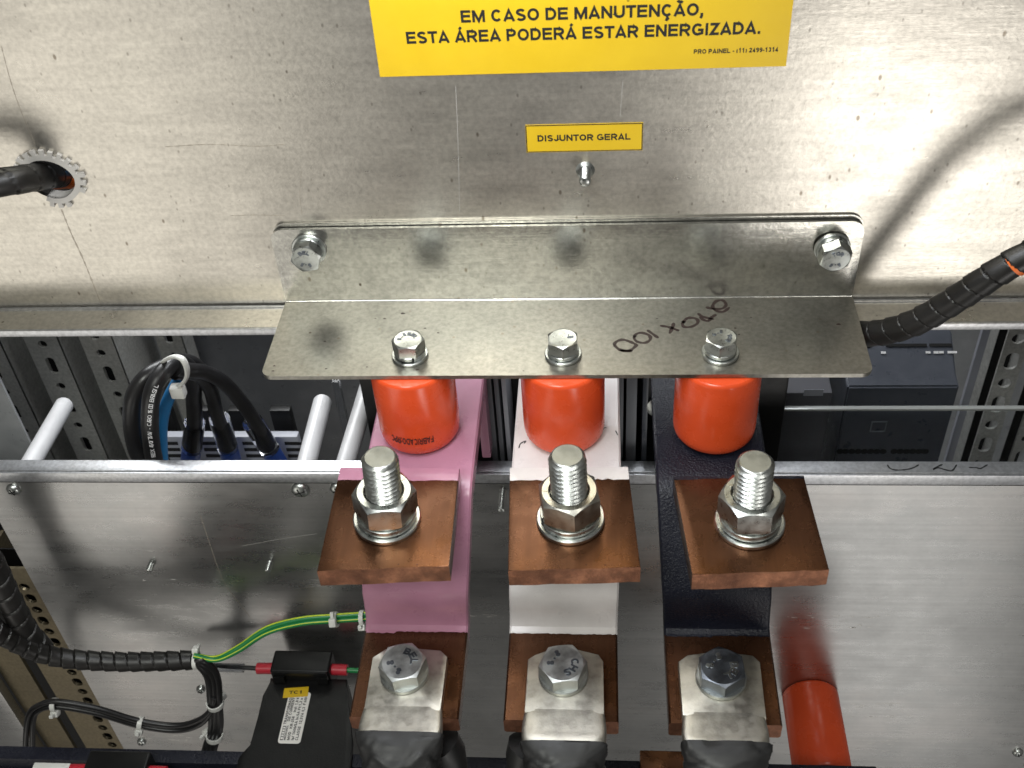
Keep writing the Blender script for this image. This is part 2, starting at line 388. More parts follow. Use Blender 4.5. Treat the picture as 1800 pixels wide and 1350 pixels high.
# ---- stroke lettering: bold grotesque capitals drawn as constant-width strokes (cap height 1)
def _arc(cx, cy, rx, ry, a0, a1, n=10):
    return [(cx + rx * math.cos(R(a0 + (a1 - a0) * i / n)), cy + ry * math.sin(R(a0 + (a1 - a0) * i / n))) for i in range(n + 1)]
def glyph(ch, t):
    h = t / 2; T = 1 - h; s = 0.06
    acc = {'Ã': 'A', 'Á': 'A', 'Ç': 'C'}; base = acc.get(ch, ch)
    W = dict(A=1.0, B=1.0, C=1.0, D=1.0, E=.93, F=.86, G=1.07, H=1.0, I=.40, J=.78, K=1.0, L=.86, M=1.16, N=1.0, O=1.07, P=.93, R=1.0, S=.93, T=.86, U=1.0, V=.95, X=.93, Z=.86)
    w = W.get(base, .78)
    l, r = s + h, w - s - h; c = (l + r) / 2
    P = []
    if base == 'A':
        e = t * .1; P = [[(s - .05 + h, 0), (w / 2, 1 - h * .9), (w - s + .05 - h, 0)], [(s + .17, .26), (w - s - .17, .26)]]
    elif base == 'B':
        P = [[(c, h), (l, h), (l, T), (c, T)] , [(c, T)] + _arc(c + .02, (T + .52) / 2, r - c - .06, (T - .52) / 2, 90, -90) + [(l, .52)], [(c, .52)] + _arc(c + .02, (h + .52) / 2, r - c - .02, (.52 - h) / 2, 90, -90) + [(c, h)]]
    elif base == 'C': P = [_arc(c, .5, r - l and (r - l) / 2, .5 - h, 42, 318, 22)]
    elif base == 'D': P = [[(c - .05, h), (l, h), (l, T), (c - .05, T)] + _arc(c - .05, .5, r - c + .05, .5 - h, 90, -90, 14)]
    elif base == 'E': P = [[(r + h, h), (l, h), (l, T), (r + h, T)], [(l, .52), (r + h - .05, .52)]]
    elif base == 'F': P = [[(l, 0), (l, T), (r + h, T)], [(l, .5), (r + h - .08, .5)]]
    elif base == 'G': P = [_arc(c, .5, (r - l) / 2, .5 - h, 45, 300, 20) + [(r, .2), (r, .46), (c + .02, .46)]]
    elif base == 'H': P = [[(l, 0), (l, 1)], [(r, 0), (r, 1)], [(l, .52), (r, .52)]]
    elif base == 'I': P = [[(w / 2, 0), (w / 2, 1)]]
    elif base == 'J': P = [[(r, 1), (r, .3)] + _arc(c, .3, r - c, .3 - h, 0, -190, 12)]
    elif base == 'K': P = [[(l, 0), (l, 1)], [(l, .34), (r - .02, .98)], [(c - .03, .56), (r + .03, 0)]]
    elif base == 'L': P = [[(l, 1), (l, h), (r + h, h)]]
    elif base == 'M': P = [[(l, 0), (l, .98)], [(l + .02, .95), (w / 2, h), (r - .02, .95)], [(r, .98), (r, 0)]]
    elif base == 'N': P = [[(l, 0), (l, 1)], [(l + .01, .93), (r - .01, .07)], [(r, 0), (r, 1)]]
    elif base == 'O': P = [_arc(c, .5, (r - l) / 2, .5 - h, 0, 360, 28)]
    elif base in 'PR':
        P = [[(l, 0), (l, T), (c, T)] + _arc(c, (T + .46) / 2, r - c, (T - .46) / 2, 90, -90) + [(l, .46)]]
        if base == 'R': P.append([(c - .02, .46), (c + .1, .36), (r + .02, 0)])
    elif base == 'S':
        P = [_arc(c, (T + .52) / 2, (r - l) / 2 - .01, (T - .52) / 2, 25, 200, 10) + [(l + .10, .58), (c, .5), (r - .08, .42)] + _arc(c, (h + .46) / 2, (r - l) / 2, (.46 - h) / 2 + .01, 20, -155, 10)]
    elif base == 'T': P = [[(s - .04, T), (w - s + .04, T)], [(w / 2, T), (w / 2, 0)]]
    elif base == 'U': P = [[(l, 1), (l, .36)] + _arc(c, .36, (r - l) / 2, .36 - h, 180, 360, 12) + [(r, 1)]]
    elif base == 'V': P = [[(s - .04 + h, 1), (w / 2, h * .8), (w - s + .04 - h, 1)]]
    elif base == 'X': P = [[(l - .04, 0), (r + .04, 1)], [(l - .04, 1), (r + .04, 0)]]
    elif base == 'Z': P = [[(l - h + .02, T), (r, T), (l, h), (r + h, h)]]
    elif ch == '0': P = [_arc(c, .5, (r - l) / 2, .5 - h, 0, 360, 22)]
    elif ch == '1': P = [[(l, .72), (c + .04, .9), (c + .04, 0)]]
    elif ch == '2': P = [_arc(c, .70, (r - l) / 2, .30 - h, 170, -20, 10) + [(l + .04, h + .05), (l, h), (r + h, h)]]
    elif ch == '3': P = [_arc(c - .02, .74, (r - l) / 2 - .02, .26 - h, 160, -85, 10), _arc(c - .02, .29, (r - l) / 2, .29 - h, 85, -160, 10)]
    elif ch == '4': P = [[(r - .12, 0), (r - .12, .9), (l, .27), (r + h, .27)]]
    elif ch == '5': P = [[(r, T), (l + .08, T), (l + .03, .52)] + _arc(c - .02, .32, (r - l) / 2 + .01, .32 - h, 110, -160, 12)]
    elif ch == '6': P = [_arc(c, .31, (r - l) / 2, .31 - h, 0, 360, 16), _arc(c + .03, .5, (r - l) / 2 + .03, .5 - h, 60, 200, 8)]
    elif ch == '7': P = [[(l - h, T), (r, T), (c - .06, 0)]]
    elif ch == '8': P = [_arc(c, .74, (r - l) / 2 - .03, .26 - h, 0, 360, 16), _arc(c, .28, (r - l) / 2, .28 - h, 0, 360, 16)]
    elif ch == '9': P = [_arc(c, .69, (r - l) / 2, .31 - h, 0, 360, 16), _arc(c - .03, .5, (r - l) / 2 + .03, .5 - h, 20, -120, 8)]
    elif ch == ' ': w = .39
    elif ch == '.': w = .39; P = [[(w / 2, 0), (w / 2, t * 1.05)]]
    elif ch == ',': w = .39; P = [[(w / 2, t), (w / 2, 0), (w / 2 - t * .4, -t)]]
    elif ch == ':': w = .45; P = [[(w / 2, 0), (w / 2, t)], [(w / 2, .55), (w / 2, .55 + t)]]
    elif ch == '-': w = .47; P = [[(.06, .36), (w - .06, .36)]]
    elif ch == '(': w = .47; P = [_arc(.52, .38, .34, .62, 140, 220, 8)]
    elif ch == ')': w = .47; P = [_arc(-.05, .38, .34, .62, 40, -40, 8)]
    elif ch == '/': w = .42; P = [[(.04, 0), (w - .04, 1)]]
    elif ch == 'x': w = .72; P = [[(.1, 0), (w - .1, .66)], [(.1, .66), (w - .1, 0)]]
    elif ch == 'n': w = .78; P = [[(.17, 0), (.17, .68)], [(.17, .42), (.25, .6), (.4, .62), (.56, .55), (.6, .4), (.6, 0)]]
    elif ch == 'p': w = .80; P = [[(.17, -.25), (.17, .68)], _arc(.38, .33, .21, .27, 0, 360, 14)]
    elif ch == 'd': w = .80; P = [[(.60, 0), (.60, 1)], _arc(.38, .33, .21, .27, 0, 360, 14)]
    elif ch == 't': w = .45; P = [[(.22, .9), (.22, .1), (.36, .08)], [(.06, .62), (.38, .62)]]
    elif ch == 'k': w = .75; P = [[(.15, 0), (.15, 1)], [(.6, .68), (.2, .3)], [(.32, .4), (.62, 0)]]
    elif ch == 'z': w = .7; P = [[(.1, .6), (.55, .6), (.12, h), (.6, h)]]
    else: P = [[(l, h), (r, h), (r, T), (l, T), (l, h)]]
    if ch == 'Ã': P.append([(w / 2 - .2, 1.10), (w / 2 - .12, 1.20), (w / 2, 1.16), (w / 2 + .12, 1.12), (w / 2 + .2, 1.22)])
    if ch == 'Á': P.append([(w / 2 - .04, 1.07), (w / 2 + .13, 1.26)])
    if ch == 'Ç': P.append([(c + .02, .02), (c + .04, -.08), (c + .09, -.16), (c, -.25), (c - .12, -.22)])
    return w, P
def _sheet(pts, t, k=1.0):
    n = len(pts); closed = n > 3 and abs(pts[0][0] - pts[-1][0]) + abs(pts[0][1] - pts[-1][1]) < 1e-6
    out = []
    for i in range(n):
        p = Vector(pts[i])
        a = Vector(pts[i - 1]) if i > 0 else (Vector(pts[-2]) if closed else None)
        b = Vector(pts[i + 1]) if i < n - 1 else (Vector(pts[1]) if closed else None)
        d1 = (p - a).normalized() if a is not None else None; d2 = (b - p).normalized() if b is not None else None
        if d1 is None: d1 = d2
        if d2 is None: d2 = d1
        n1 = Vector((-d1.y, d1.x)); n2 = Vector((-d2.y, d2.x)); m = (n1 + n2)
        if m.length < 1e-4: m = n1
        m.normalize(); ml = min(2.2, 1 / max(.2, m.dot(n1)))
        out.append((p + m * (t / 2 * ml), p - m * (t / 2 * ml)))
    return out
def text_mb(body, size, T, depth=0.05, bold=0.0, width=None, align='CENTER', bend=None, mi=0, weight=.215, gap=0.0):
    """size = cap height in mm"""
    mb = MB(); x = 0; quads = []
    for ch in body:
        w, P = glyph(ch, weight)
        for pl in P:
            quads.append([(a[0] + x, a[1], b[0] + x, b[1]) for a, b in _sheet(pl, weight)])
        x += w + gap
    x -= gap
    sx = (width / x) if width else size
    x0 = 0 if align == 'LEFT' else x / 2
    e = 0
    for q in quads:
        v = []; f = []; e = (e + 1) % 7; dz = depth * (1 + .04 * e)
        for ax, ay, bx, by in q:
            A = ((ax - x0) * sx, (ay - .5) * size); B = ((bx - x0) * sx, (by - .5) * size)
            v += [Vector((*A, dz)), Vector((*B, dz)), Vector((*B, 0)), Vector((*A, 0))]
        for i in range(len(q) - 1):
            a = i * 4; b = a + 4
            f += [(a, a + 1, b + 1, b), (a + 1, a + 2, b + 2, b + 1), (a + 3, a, b, b + 3)]
        f += [(0, 3, 2, 1), (len(v) - 4, len(v) - 3, len(v) - 2, len(v) - 1)]
        if bend: v = [bend(p) for p in v]
        mb.add(v, f, mi, T)
    return mb

def stroke(mb, pts, w, T=None, th=0.05, step=1.0, wob=0.15):
    """hand-drawn line in the local xy plane, thin but solid"""
    P = spline([(p[0], p[1], 0) for p in pts], step); v = []; f = []
    for i, p in enumerate(P):
        t = (P[min(i + 1, len(P) - 1)] - P[max(i - 1, 0)]).normalized(); s = Vector((-t.y, t.x, 0))
        ww = w / 2 * (1 + wob * math.sin(i * 1.3) + wob * random.uniform(-1, 1))
        if i in (0, len(P) - 1): ww *= 0.5
        v += [p + s * ww + Vector((0, 0, th)), p - s * ww + Vector((0, 0, th)), p - s * ww, p + s * ww]
    for i in range(len(P) - 1):
        a = i * 4; b = a + 4
        f += [(a, a + 1, b + 1, b), (a + 1, a + 2, b + 2, b + 1), (a + 3, a, b, b + 3)]
    mb.add(v, f, 0, T)

def strokes(name, parent, items, m_, T=None, **kw):
    for pts, w in items:
        mb = MB(); stroke(mb, pts, w, T, **kw); obj(name, mb, m_, parent, smooth=False)

def rrect(x0, x1, y0, y1, rs, n=6):
    """rounded rect; rs radii at (x0y0, x1y0, x1y1, x0y1)"""
    out = []
    for (cx, cy, a0), r in zip(((x0, y0, 180), (x1, y0, 270), (x1, y1, 0), (x0, y1, 90)), rs):
        sx = 1 if cx == x0 else -1; sy = 1 if cy == y0 else -1
        if r <= 0: out.append((cx, cy)); continue
        for i in range(n + 1):
            a = R(a0 + 90 * i / n); out.append((cx + sx * r + r * math.cos(a), cy + sy * r + r * math.sin(a)))
    return out
def circ(cx, cy, r, n=28): return [(cx + r * math.cos(2 * PI * i / n), cy + r * math.sin(2 * PI * i / n)) for i in range(n)]

# fasteners, local +z is the axis away from the clamped face
def hexr(a, af): return af / 2 / math.cos((a % (PI / 3)) - PI / 6)
def hex_mb(af, z0, h, both=False, hole=0, n=72, slope=0.45, dish=0.0):
    mb = MB(); rows = []
    rc = af / 2 * 0.95
    def row(fn): rows.append([fn(2 * PI * i / n) for i in range(n)])
    if both: row(lambda a: (rc, z0))
    ch = lambda a: max(0.0, hexr(a, af) - rc) * slope
    row(lambda a: (hexr(a, af), z0 + (ch(a) if both else 0)))
    row(lambda a: (hexr(a, af), z0 + h - ch(a) - 0.05 * af * 0.1))
    row(lambda a: (hexr(a, af) * 0.992, z0 + h - ch(a) + 0.05))
    row(lambda a: (rc, z0 + h))
    row(lambda a: (rc * 0.94, z0 + h - dish))
    if hole: row(lambda a: (hole + 0.6, z0 + h)); row(lambda a: (hole, z0 + h - 0.7)); row(lambda a: (hole, z0 + h - 3))
    v = [(r * math.cos(2 * PI * i / n), r * math.sin(2 * PI * i / n), z) for rw in rows for i, (r, z) in enumerate(rw)]
    f = [(j * n + i, j * n + (i + 1) % n, (j + 1) * n + (i + 1) % n, (j + 1) * n + i) for j in range(len(rows) - 1) for i in range(n)]
    if not hole: f.append(tuple((len(rows) - 1) * n + i for i in range(n)))
    f.append(tuple(range(n))[::-1])
    mb.add(v, f); return mb
def thread_mb(r, pitch, z0, z1, n=48, depth=None, sub=8):
    depth = depth or pitch * 0.55
    v = []; f = []; m = int((z1 - z0) / pitch * sub)
    for j in range(m + 1):
        z = z0 + (z1 - z0) * j / m
        for i in range(n):
            a = 2 * PI * i / n
            ph = (z / pitch - i / n) % 1.0
            rr = r - depth * (1 - abs(2 * ph - 1)) ** 0.8
            top = z1 - z
            rr = min(rr, r - depth * 0.75 + top * 0.9)
            v.append((rr * math.cos(a), rr * math.sin(a), z))
    for j in range(m):
        for i in range(n):
            k = (i + 1) % n; f.append((j * n + i, j * n + k, (j + 1) * n + k, (j + 1) * n + i))
    rt = r - depth * 0.75 - 0.5; o = len(v)
    for i in range(n):
        a = 2 * PI * i / n; v.append((rt * math.cos(a), rt * math.sin(a), z1 + 0.25))
    for i in range(n):
        k = (i + 1) % n; f.append((m * n + i, m * n + k, o + k, o + i))
    f.append(tuple(o + i for i in range(n)))
    f.append(tuple(range(n))[::-1])
    mb = MB(); mb.add(v, f); return mb
def washer(mb, ri, ro, z0, z1, bev=0.3, **k):
    return mb.ring([(ri, z0), (ro - bev, z0), (ro, z0 + bev), (ro, z1 - bev), (ro - bev, z1), (ri, z1)], 56, **k)
def spring_washer(ri, ro, z0, h, at0=-84):
    mb = MB(); n = 60; v = []; f = []
    for i in range(n + 1):
        a = R(at0) + R(352) * i / n; dz = h * 0.28 * i / n
        for r, z in ((ri, z0), (ro - .25, z0), (ro, z0 + .25), (ro, z0 + h - .25), (ro - .25, z0 + h), (ri, z0 + h)):
            v.append((r * math.cos(a), r * math.sin(a), z + dz))
    for i in range(n):
        for j in range(6):
            q = (j + 1) % 6; f.append((i * 6 + j, (i + 1) * 6 + j, (i + 1) * 6 + q, i * 6 + q))
    f.append(tuple(range(6))); f.append(tuple(n * 6 + j for j in range(6))[::-1])
    mb.add(v, f); return mb
def on_arc(txt, r, ang, size, z, T=None, depth=0.28, bold=0.0):
    """raised letters laid along an arc of a bolt head; ang = middle direction (deg), letters' tops point outward"""
    out = MB(); n = len(txt); st = size * 0.95 / r
    for i, ch in enumerate(txt):
        if ch == ' ': continue
        a = R(ang) - (i - (n - 1) / 2) * st
        m = Matrix.Rotation(a - PI / 2, 4, 'Z') @ T_(0, r, z)
        t = text_mb(ch, size, m, depth, bold, weight=.25)
        out.add(t.v, t.f)
    return out
def hex_bolt(name, label, group, M4, af, h, wr, marks, mats='zinc', wt=1.6, sw=True, rot=0, headmat=None):
    t = thing(name, label, 'bolt', M4, group)
    mb = MB(); washer(mb, af * 0.30, wr, 0, wt); obj('washer', mb, M[mats], t, local=True)
    z = wt
    if sw: obj('spring_washer', spring_washer(af * .32, af * 0.545, z, 1.9, rot * 7 - 80), M[mats], t, local=True); z += 2.3
    hb = hex_mb(af, z, h, dish=0.05)
    T = RZ(rot)
    hb.v = [T @ v for v in hb.v]
    head = obj('head', hb, M[headmat or mats], t, local=True, angle=20)
    sh = MB(); sh.lathe([(af * .28, -4), (af * .28, z + .2)], 24); obj('shank', sh, M[mats], t, local=True)
    for txt, r, ang, s in marks:
        mk = on_arc(txt, r, ang, s, z + h - 0.06, depth=0.3)
        obj('marking', mk, M['zinc'] if headmat == 'zincdark' else M['zincdark'], head, local=True, smooth=False)  # letter shadows put into a darker zinc; lighter zinc on the dark head
    return t

def spiral_rf(r, pitch, step=0.10, gap=0.10):
    def rf(L, a):
        ph = (L / pitch - a / (2 * PI)) % 1.0
        if ph < gap: return r * (0.80 + 0.2 * abs(ph / gap - 0.5) * 0.6)
        return r * (0.95 + step * (1 - ph) * 0.9)
    return rf
def cable_tie(parent, p, t, r, w=3.0, head=None, flat=1.0, name='band'):
    """white nylon band round a cable at p, cable direction t; head = direction in which the lock sits"""
    t = Vector(t).normalized(); h = Vector(head or (0, -1, 0)); h = (h - t * h.dot(t)).normalized(); s = t.cross(h)
    Mx = Matrix((( h.x, s.x, t.x, p[0]), (h.y, s.y, t.y, p[1]), (h.z, s.z, t.z, p[2]), (0, 0, 0, 1)))
    mb = MB(); mb.ring([(r, -w / 2), (r + 1.0, -w / 2), (r + 1.1, 0), (r + 1.0, w / 2), (r, w / 2)], 36, T=Mx)
    b = obj(name, mb, M['nylon'], parent)
    hb = MB(); hb.box(r + .4, r + 4.2, -2.8, 2.4, -w * .8, w * .8, 0.7, T=Mx); hb.box(r + 1, r + 3, -6.5, -2.8, -w * .4, w * .4, 0.3, T=Mx)
    obj('lock', hb, M['nylon'], parent)

# ================================================================== THE SETTING
w = MB(); w.box(-900, 900, 330, 340, -900, 500)
tag(obj('back_wall', w, M['inner']), None, None, kind='structure')
w = MB(); w.box(-620, -610, 60, 330, -900, 500)
w.box(560, 570, 60, 330, -900, 500)
tag(obj('side_wall', w, M['inner']), None, None, kind='structure')

# ================================================================== UPPER PANEL
_h = at(91, 313, 1, 0); hc = (_h.x, _h.z)
def hole_r(a):
    return 12.0 + 0.9 * math.cos(2 * a + 0.6) - 1.1 * max(0, math.cos(a + R(40))) ** 6
hole = [(hc[0] + hole_r(a) * math.cos(a), hc[1] + hole_r(a) * math.sin(a)) for a in [2 * PI * i / 64 for i in range(64)]]
p = thing('mounting_panel', 'upper galvanised steel mounting panel behind the bracket, its lower edge bent forward', 'metal panel', (0, 0, -17))
TV = RX(90)                                   # local xy -> world xz, local z -> -y
a = MB(); a.prism([(-560, -4.5), (480, -4.5), (480, 420), (-560, 420)], -2.0, 0.0, [hole], T=TV)
obj('sheet', a, M['galv'], p)
a = MB(); a.prism([(-560, -17.5), (480, -17.5), (480, -1.6), (-560, -1.6)], -6.6, -4.6)
bm_v = a.v
obj('lower_lip', a, M['galv'], p)
a = MB(); a.box(-560, 480, -19.2, -17.5, -8.2, -4.4, 0.5); obj('lip_edge', a, M['alu'], p)
a = MB(); a.box(-560, 480, -3.0, -1.0, -5.2, -3.8, 0.4); obj('fold_line', a, M['alu'], p)
def vpan(px, py, y=0.0): q = at(px, py, 1, y); return (q.x, q.z)
strokes('crease', p, [([vpan(*q) for q in l_], w_) for l_, w_ in (
    (((2, 80), (18, 140), (35, 190), (62, 255)), .35), (((108, 368), (125, 410), (148, 460), (178, 535)), .6),
    (((290, 258), (370, 254), (450, 257), (500, 254)), .35), (((405, 379), (450, 378), (500, 379)), .25), (((530, 300), (527, 340), (531, 378)), .2))], M['crease'], TV, wob=.4)
strokes('scratch', p, [([vpan(*q) for q in l_], w_) for l_, w_ in ((((801, 150), (805, 250), (808, 375)), .2), (((1095, 140), (1090, 205)), .15))], M['light_scratch'], TV)

# grommet strip round the cable hole
g = MB()
def pol(a, r): return (hc[0] + r * math.cos(a), hc[1] + r * math.sin(a))
a0, a1 = R(158), R(-118)
outer = []; inner = []
nt = 17
for i in range(nt * 4 + 1):
    t = i / (nt * 4); a = a0 + (a1 - a0) * t
    base = hole_r(a)
    inner.append(pol(a, base - 1.3))
for i in range(nt):
    b0 = a0 + (a1 - a0) * i / nt; st = (a1 - a0) / nt
    skip = i in (12, 13)
    for fr_, rr in ((0.0, 3.7), (0.50, 3.7), (0.50, 1.3), (0.999, 1.3)):
        a = b0 + st * fr_
        outer.append(pol(a, hole_r(a) + (1.3 if skip else rr + 0.25 * math.sin(i * 2.3))))
g.prism(outer + inner[::-1], 0.1, 1.7, T=TV)
v = []; f = []
for (x, z) in inner:
    dx, dz = x - hc[0], z - hc[1]; l = math.hypot(dx, dz); ux, uz = dx / l, dz / l
    v += [(x, -1.65, z), (x + ux * 1.25, -1.65, z + uz * 1.25), (x + ux * 1.25, 5, z + uz * 1.25), (x, 5, z)]
for i in range(len(inner) - 1):
    a_ = i * 4; b_ = a_ + 4
    for k in range(4): f.append((a_ + k, b_ + k, b_ + (k + 1) % 4, a_ + (k + 1) % 4))
g.add(v, f)
tag(obj('edge_grommet', g, M['grommet'], angle=30), 'toothed grey-white plastic edge strip lining the round cable hole in the upper panel', 'grommet')

# warning label, name label
x0, x1 = -73.3, 92.8
l = thing('warning_label', 'large yellow warning sticker with two lines of black capitals on the upper panel', 'label', (0, -0.1, 114.5))
a = MB(); a.box(x0, x1, -0.35, -0.1, 114.5, 240); obj('sticker', a, M['yellow'], l, smooth=False)
def ptext(parent, body, pl, pr, vb, size, name='lettering', bold=0.25, mat_='ink', y=-0.36):
    """line of capitals whose ends sit at the given photo pixels on the panel"""
    a = at(pl, vb, 1, 0); b = at(pr, vb, 1, 0)
    cx = (a.x + b.x) / 2; cz = (a.z + b.z) / 2
    t = text_mb(body, size, T_(cx, y, cz) @ RX(90), 0.05, bold, width=abs(b.x - a.x))
    return obj(name, t, M[mat_], parent, smooth=False)
ptext(l, 'EM CASO DE MANUTENÇÃO,', 808, 1238, 22, 5.1)
ptext(l, 'ESTA ÁREA PODERÁ ESTAR ENERGIZADA.', 712, 1338, 57, 5.1)
ptext(l, 'PRO PAINEL - (11) 2499-1314', 1219, 1368, 88, 1.95)
l = thing('name_label', 'small yellow sticker reading DISJUNTOR GERAL below the large warning sticker', 'label', (11, -0.1, 77.4))
a = MB(); a.box(-14.0, 36.0, -0.25, -0.1, 77.4, 90.7); obj('sticker', a, M['yellow'], l, smooth=False)
a = MB()
for (u0, u1, w0, w1) in ((-13.9, 35.9, 90.1, 90.5), (-13.9, 35.9, 77.6, 77.9), (-13.9, -13.5, 77.9, 90.1), (35.5, 35.9, 77.9, 90.1)):
    a.box(u0, u1, -0.32, -0.26, w0, w1)
obj('border', a, M['ink'], l, smooth=False)
ptext(l, 'DISJUNTOR GERAL', 944, 1109, 241, 3.0, y=-0.27)

# small stud below the label
t = thing('threaded_stud', 'short threaded stud sticking out of the upper panel below the small yellow sticker', 'stud', T_(11.3, 0, 68.0) @ RX(90))
obj('thread', thread_mb(2.5, 0.9, 0, 10, 28), M['zinc'], t, local=True)
a = MB(); a.lathe([(4.2, 0), (3.4, 0.5), (2.8, 1.0)], 24); obj('weld_collar', a, M['zinc'], t, local=True)

# ================================================================== ANGLE BRACKET
br = thing('angle_bracket', 'long bent steel angle bracket with handwritten 270 x 100 holding three red insulators', 'bracket', (0, -2, 0))
BH = 41.5; BD = 58.5
a = MB(); a.prism(rrect(-135, 135, 0.6, BH, (0, 0, 6, 6)), 1.8, 3.4, [circ(120.6, 29.0, 7.2), circ(-117.7, 31, 4.2)], T=TV)
obj('upright_plate', a, M['bracket'], br, angle=40)
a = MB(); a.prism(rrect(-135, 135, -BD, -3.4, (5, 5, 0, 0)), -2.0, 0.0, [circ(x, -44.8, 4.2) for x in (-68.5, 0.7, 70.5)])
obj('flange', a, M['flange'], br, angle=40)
a = MB()                                                          # rounded inside of the bend
prof = [(-3.4, -2.0), (-1.8, -0.6), (-1.8, 0.6), (-3.4, 0.6), (-3.4, 0.0)]
n = len(prof)
prof = [(-3.4, -2), (-2.2, -1.5), (-1.8, -0.4), (-1.8, 0.7), (-3.41, 0.7), (-3.6, 0.25), (-4.0, 0.02), (-4.0, -0.3)]
v = [(sx, y, z) for sx in (-134.7, 134.7) for y, z in prof]; n = len(prof)
f = [(i, (i + 1) % n, (i + 1) % n + n, i + n) for i in range(n)] + [tuple(range(n))[::-1], tuple(range(n, 2 * n))]
a.add(v, f); obj('bend', a, M['bracket'], br, angle=60)
a = MB(); a.prism(rrect(-134, 134.6, -3, BH + 2.0, (0, 0, 6, 6)), 0.15, 1.2, T=TV)
obj('backing_sheet', a, M['bracket'], br, angle=40)
def zf(px, py, z=0.0): q = at(px, py, 2, z); return (q.x, q.y)
Z1 = lambda x, y: zf(1000 + x / 3.0, 360 + y / 3.0)
hw = MB()
S = [[(722, 540), (765, 549), (812, 546), (829, 525), (808, 503), (775, 510), (758, 535), (772, 556), (812, 565), (848, 540)],
     [(778, 578), (755, 592), (735, 612), (708, 606), (690, 590)], [(680, 572), (705, 590), (765, 604)],
     [(600, 625), (625, 598), (670, 600), (680, 622), (650, 642), (610, 645), (598, 628), (608, 612)],
     [(480, 637), (530, 646), (582, 665)], [(553, 622), (545, 650), (530, 680)],
     [(412, 660), (440, 680), (473, 703)],
     [(342, 700), (355, 682), (385, 675), (425, 690), (428, 712), (400, 728), (360, 722), (343, 702), (352, 690)],
     [(237, 742), (250, 722), (290, 712), (350, 735), (352, 745), (320, 768), (270, 765), (236, 738)], [(268, 765), (300, 772), (335, 770)]]
for s in S: stroke(hw, [Z1(*q) for q in s], 1.55, th=0.06, step=0.8)
obj('handwriting', hw, M['marker'], br, smooth=False)
for (px, py, r_) in ((1474, 570, 0.9), (482, 643, .5), (480, 652, .6), (676, 560, .6), (708, 551, .9), (747, 577, .6), (770, 585, .5), (571, 600, .5), (733, 650, .7),
                     (1299, 588, .5), (1320, 558, .4), (1403, 607, .3), (1495, 619, .3), (645, 645, .4), (573, 648, .5), (660, 560, .4), (1155, 560, .4), (920, 652, .35)):
    q = at(px, py, 2, 0); r_ *= random.uniform(.8, 1.1); an = random.random() * 3
    dots = MB(); dots.prism([(q.x + r_ * (1 + .3 * math.sin(k * 2.1 + px)) * math.cos(k / 9 * 2 * PI + an) * 1.2, q.y + r_ * math.sin(k / 9 * 2 * PI + an) * .7) for k in range(9)], 0, 0.05); obj('ink_spot', dots, M['marker'], br, smooth=False)

# the five small bolts of the bracket
G = 'small hex bolts of the angle bracket'
hex_bolt('hex_bolt', 'small hex bolt at the left end of the bracket\'s upright plate', G, T_(-117.7, -3.4, 31) @ RX(88), 13, 5.4, 8.2,
         [('BEL', 3.6, 92, 2.0), ('8.8', 3.6, 265, 2.0)], rot=10)
hex_bolt('hex_bolt', 'small hex bolt over an oversized dark hole at the right end of the bracket', G,
         T_(121.8, -3.6, 28.3) @ RZ(4) @ RX(95), 13, 5.4, 8.0, [('TOR', 3.5, 85, 2.0), ('8.8', 3.6, 270, 2.0)], rot=22)
where = ['on the bracket flange above the left insulator, over the pink busbar', 'on the bracket flange above the middle insulator, over the white busbar',
         'on the bracket flange just below the handwriting, above the right insulator']
for i, x in enumerate((-68.5, 0.9, 70.6)):
    hex_bolt('hex_bolt', 'small hex bolt standing ' + where[i], G, T_(x, -44.8, 0), 13, 6.0, 8.3,
             [[('BEL', 3.6, 55, 2.0), ('8.8', 3.8, 150, 2.0)], [('8', 3.0, 10, 1.9), ('.8', 4.0, 25, 1.9)], [('TOR', 3.6, -15, 2.0), ('6.8', 3.6, 120, 2.0)]][i], rot=(2, 32, 20)[i])

# ================================================================== INSULATORS, BUSBARS, PLATES
IX = (-68.7, 0.3, 70.6)
def ins_prof(r, h):
    return [(r - 5.2, 0), (r - 3.0, .45), (r - 1.4, 1.5), (r - .5, 3.0), (r - .1, 5.2), (r, 8), (r, h - 2.2), (r - .3, h - 1.0), (r - 1.0, h - .35), (r - 2.0, h - .3)]
names = ['left red standoff insulator over the pink busbar, stamped FABRICADO:RPC', 'middle red standoff insulator over the white busbar',
         'right red standoff insulator over the black busbar']
for i, x in enumerate(IX):
    t = thing('standoff_insulator', names[i] + ', under the bracket', 'insulator', (x, -44.8, -47), 'red standoff insulators under the bracket')
    a = MB(); a.lathe(ins_prof(19.2, 44.8), 72, T=T_(x, -44.8, -46.9)); obj('body', a, M['red'], t, angle=40)
    a = MB(); a.lathe([(7, 0), (7, 1.0)], 24, T=T_(x, -44.8, -2.9)); obj('insert', a, M['zinc'], t)
    if i == 0:
        rr = 19.35; a0_ = -93
        def bend(p, x=x):
            ang = R(a0_) - p.x / rr
            ang = R(a0_) + (-p.x) / rr * 1.0
            return Vector((x + (rr + p.z) * math.cos(ang), -44.8 + (rr + p.z) * math.sin(ang), -35.8 - p.y))
        tm = text_mb('FABRICADO:RPC', 3.9, None, 0.06, 0.05, width=21.0, bend=bend, weight=.17)
        obj('stamp', tm, M['ink'], t, smooth=False)

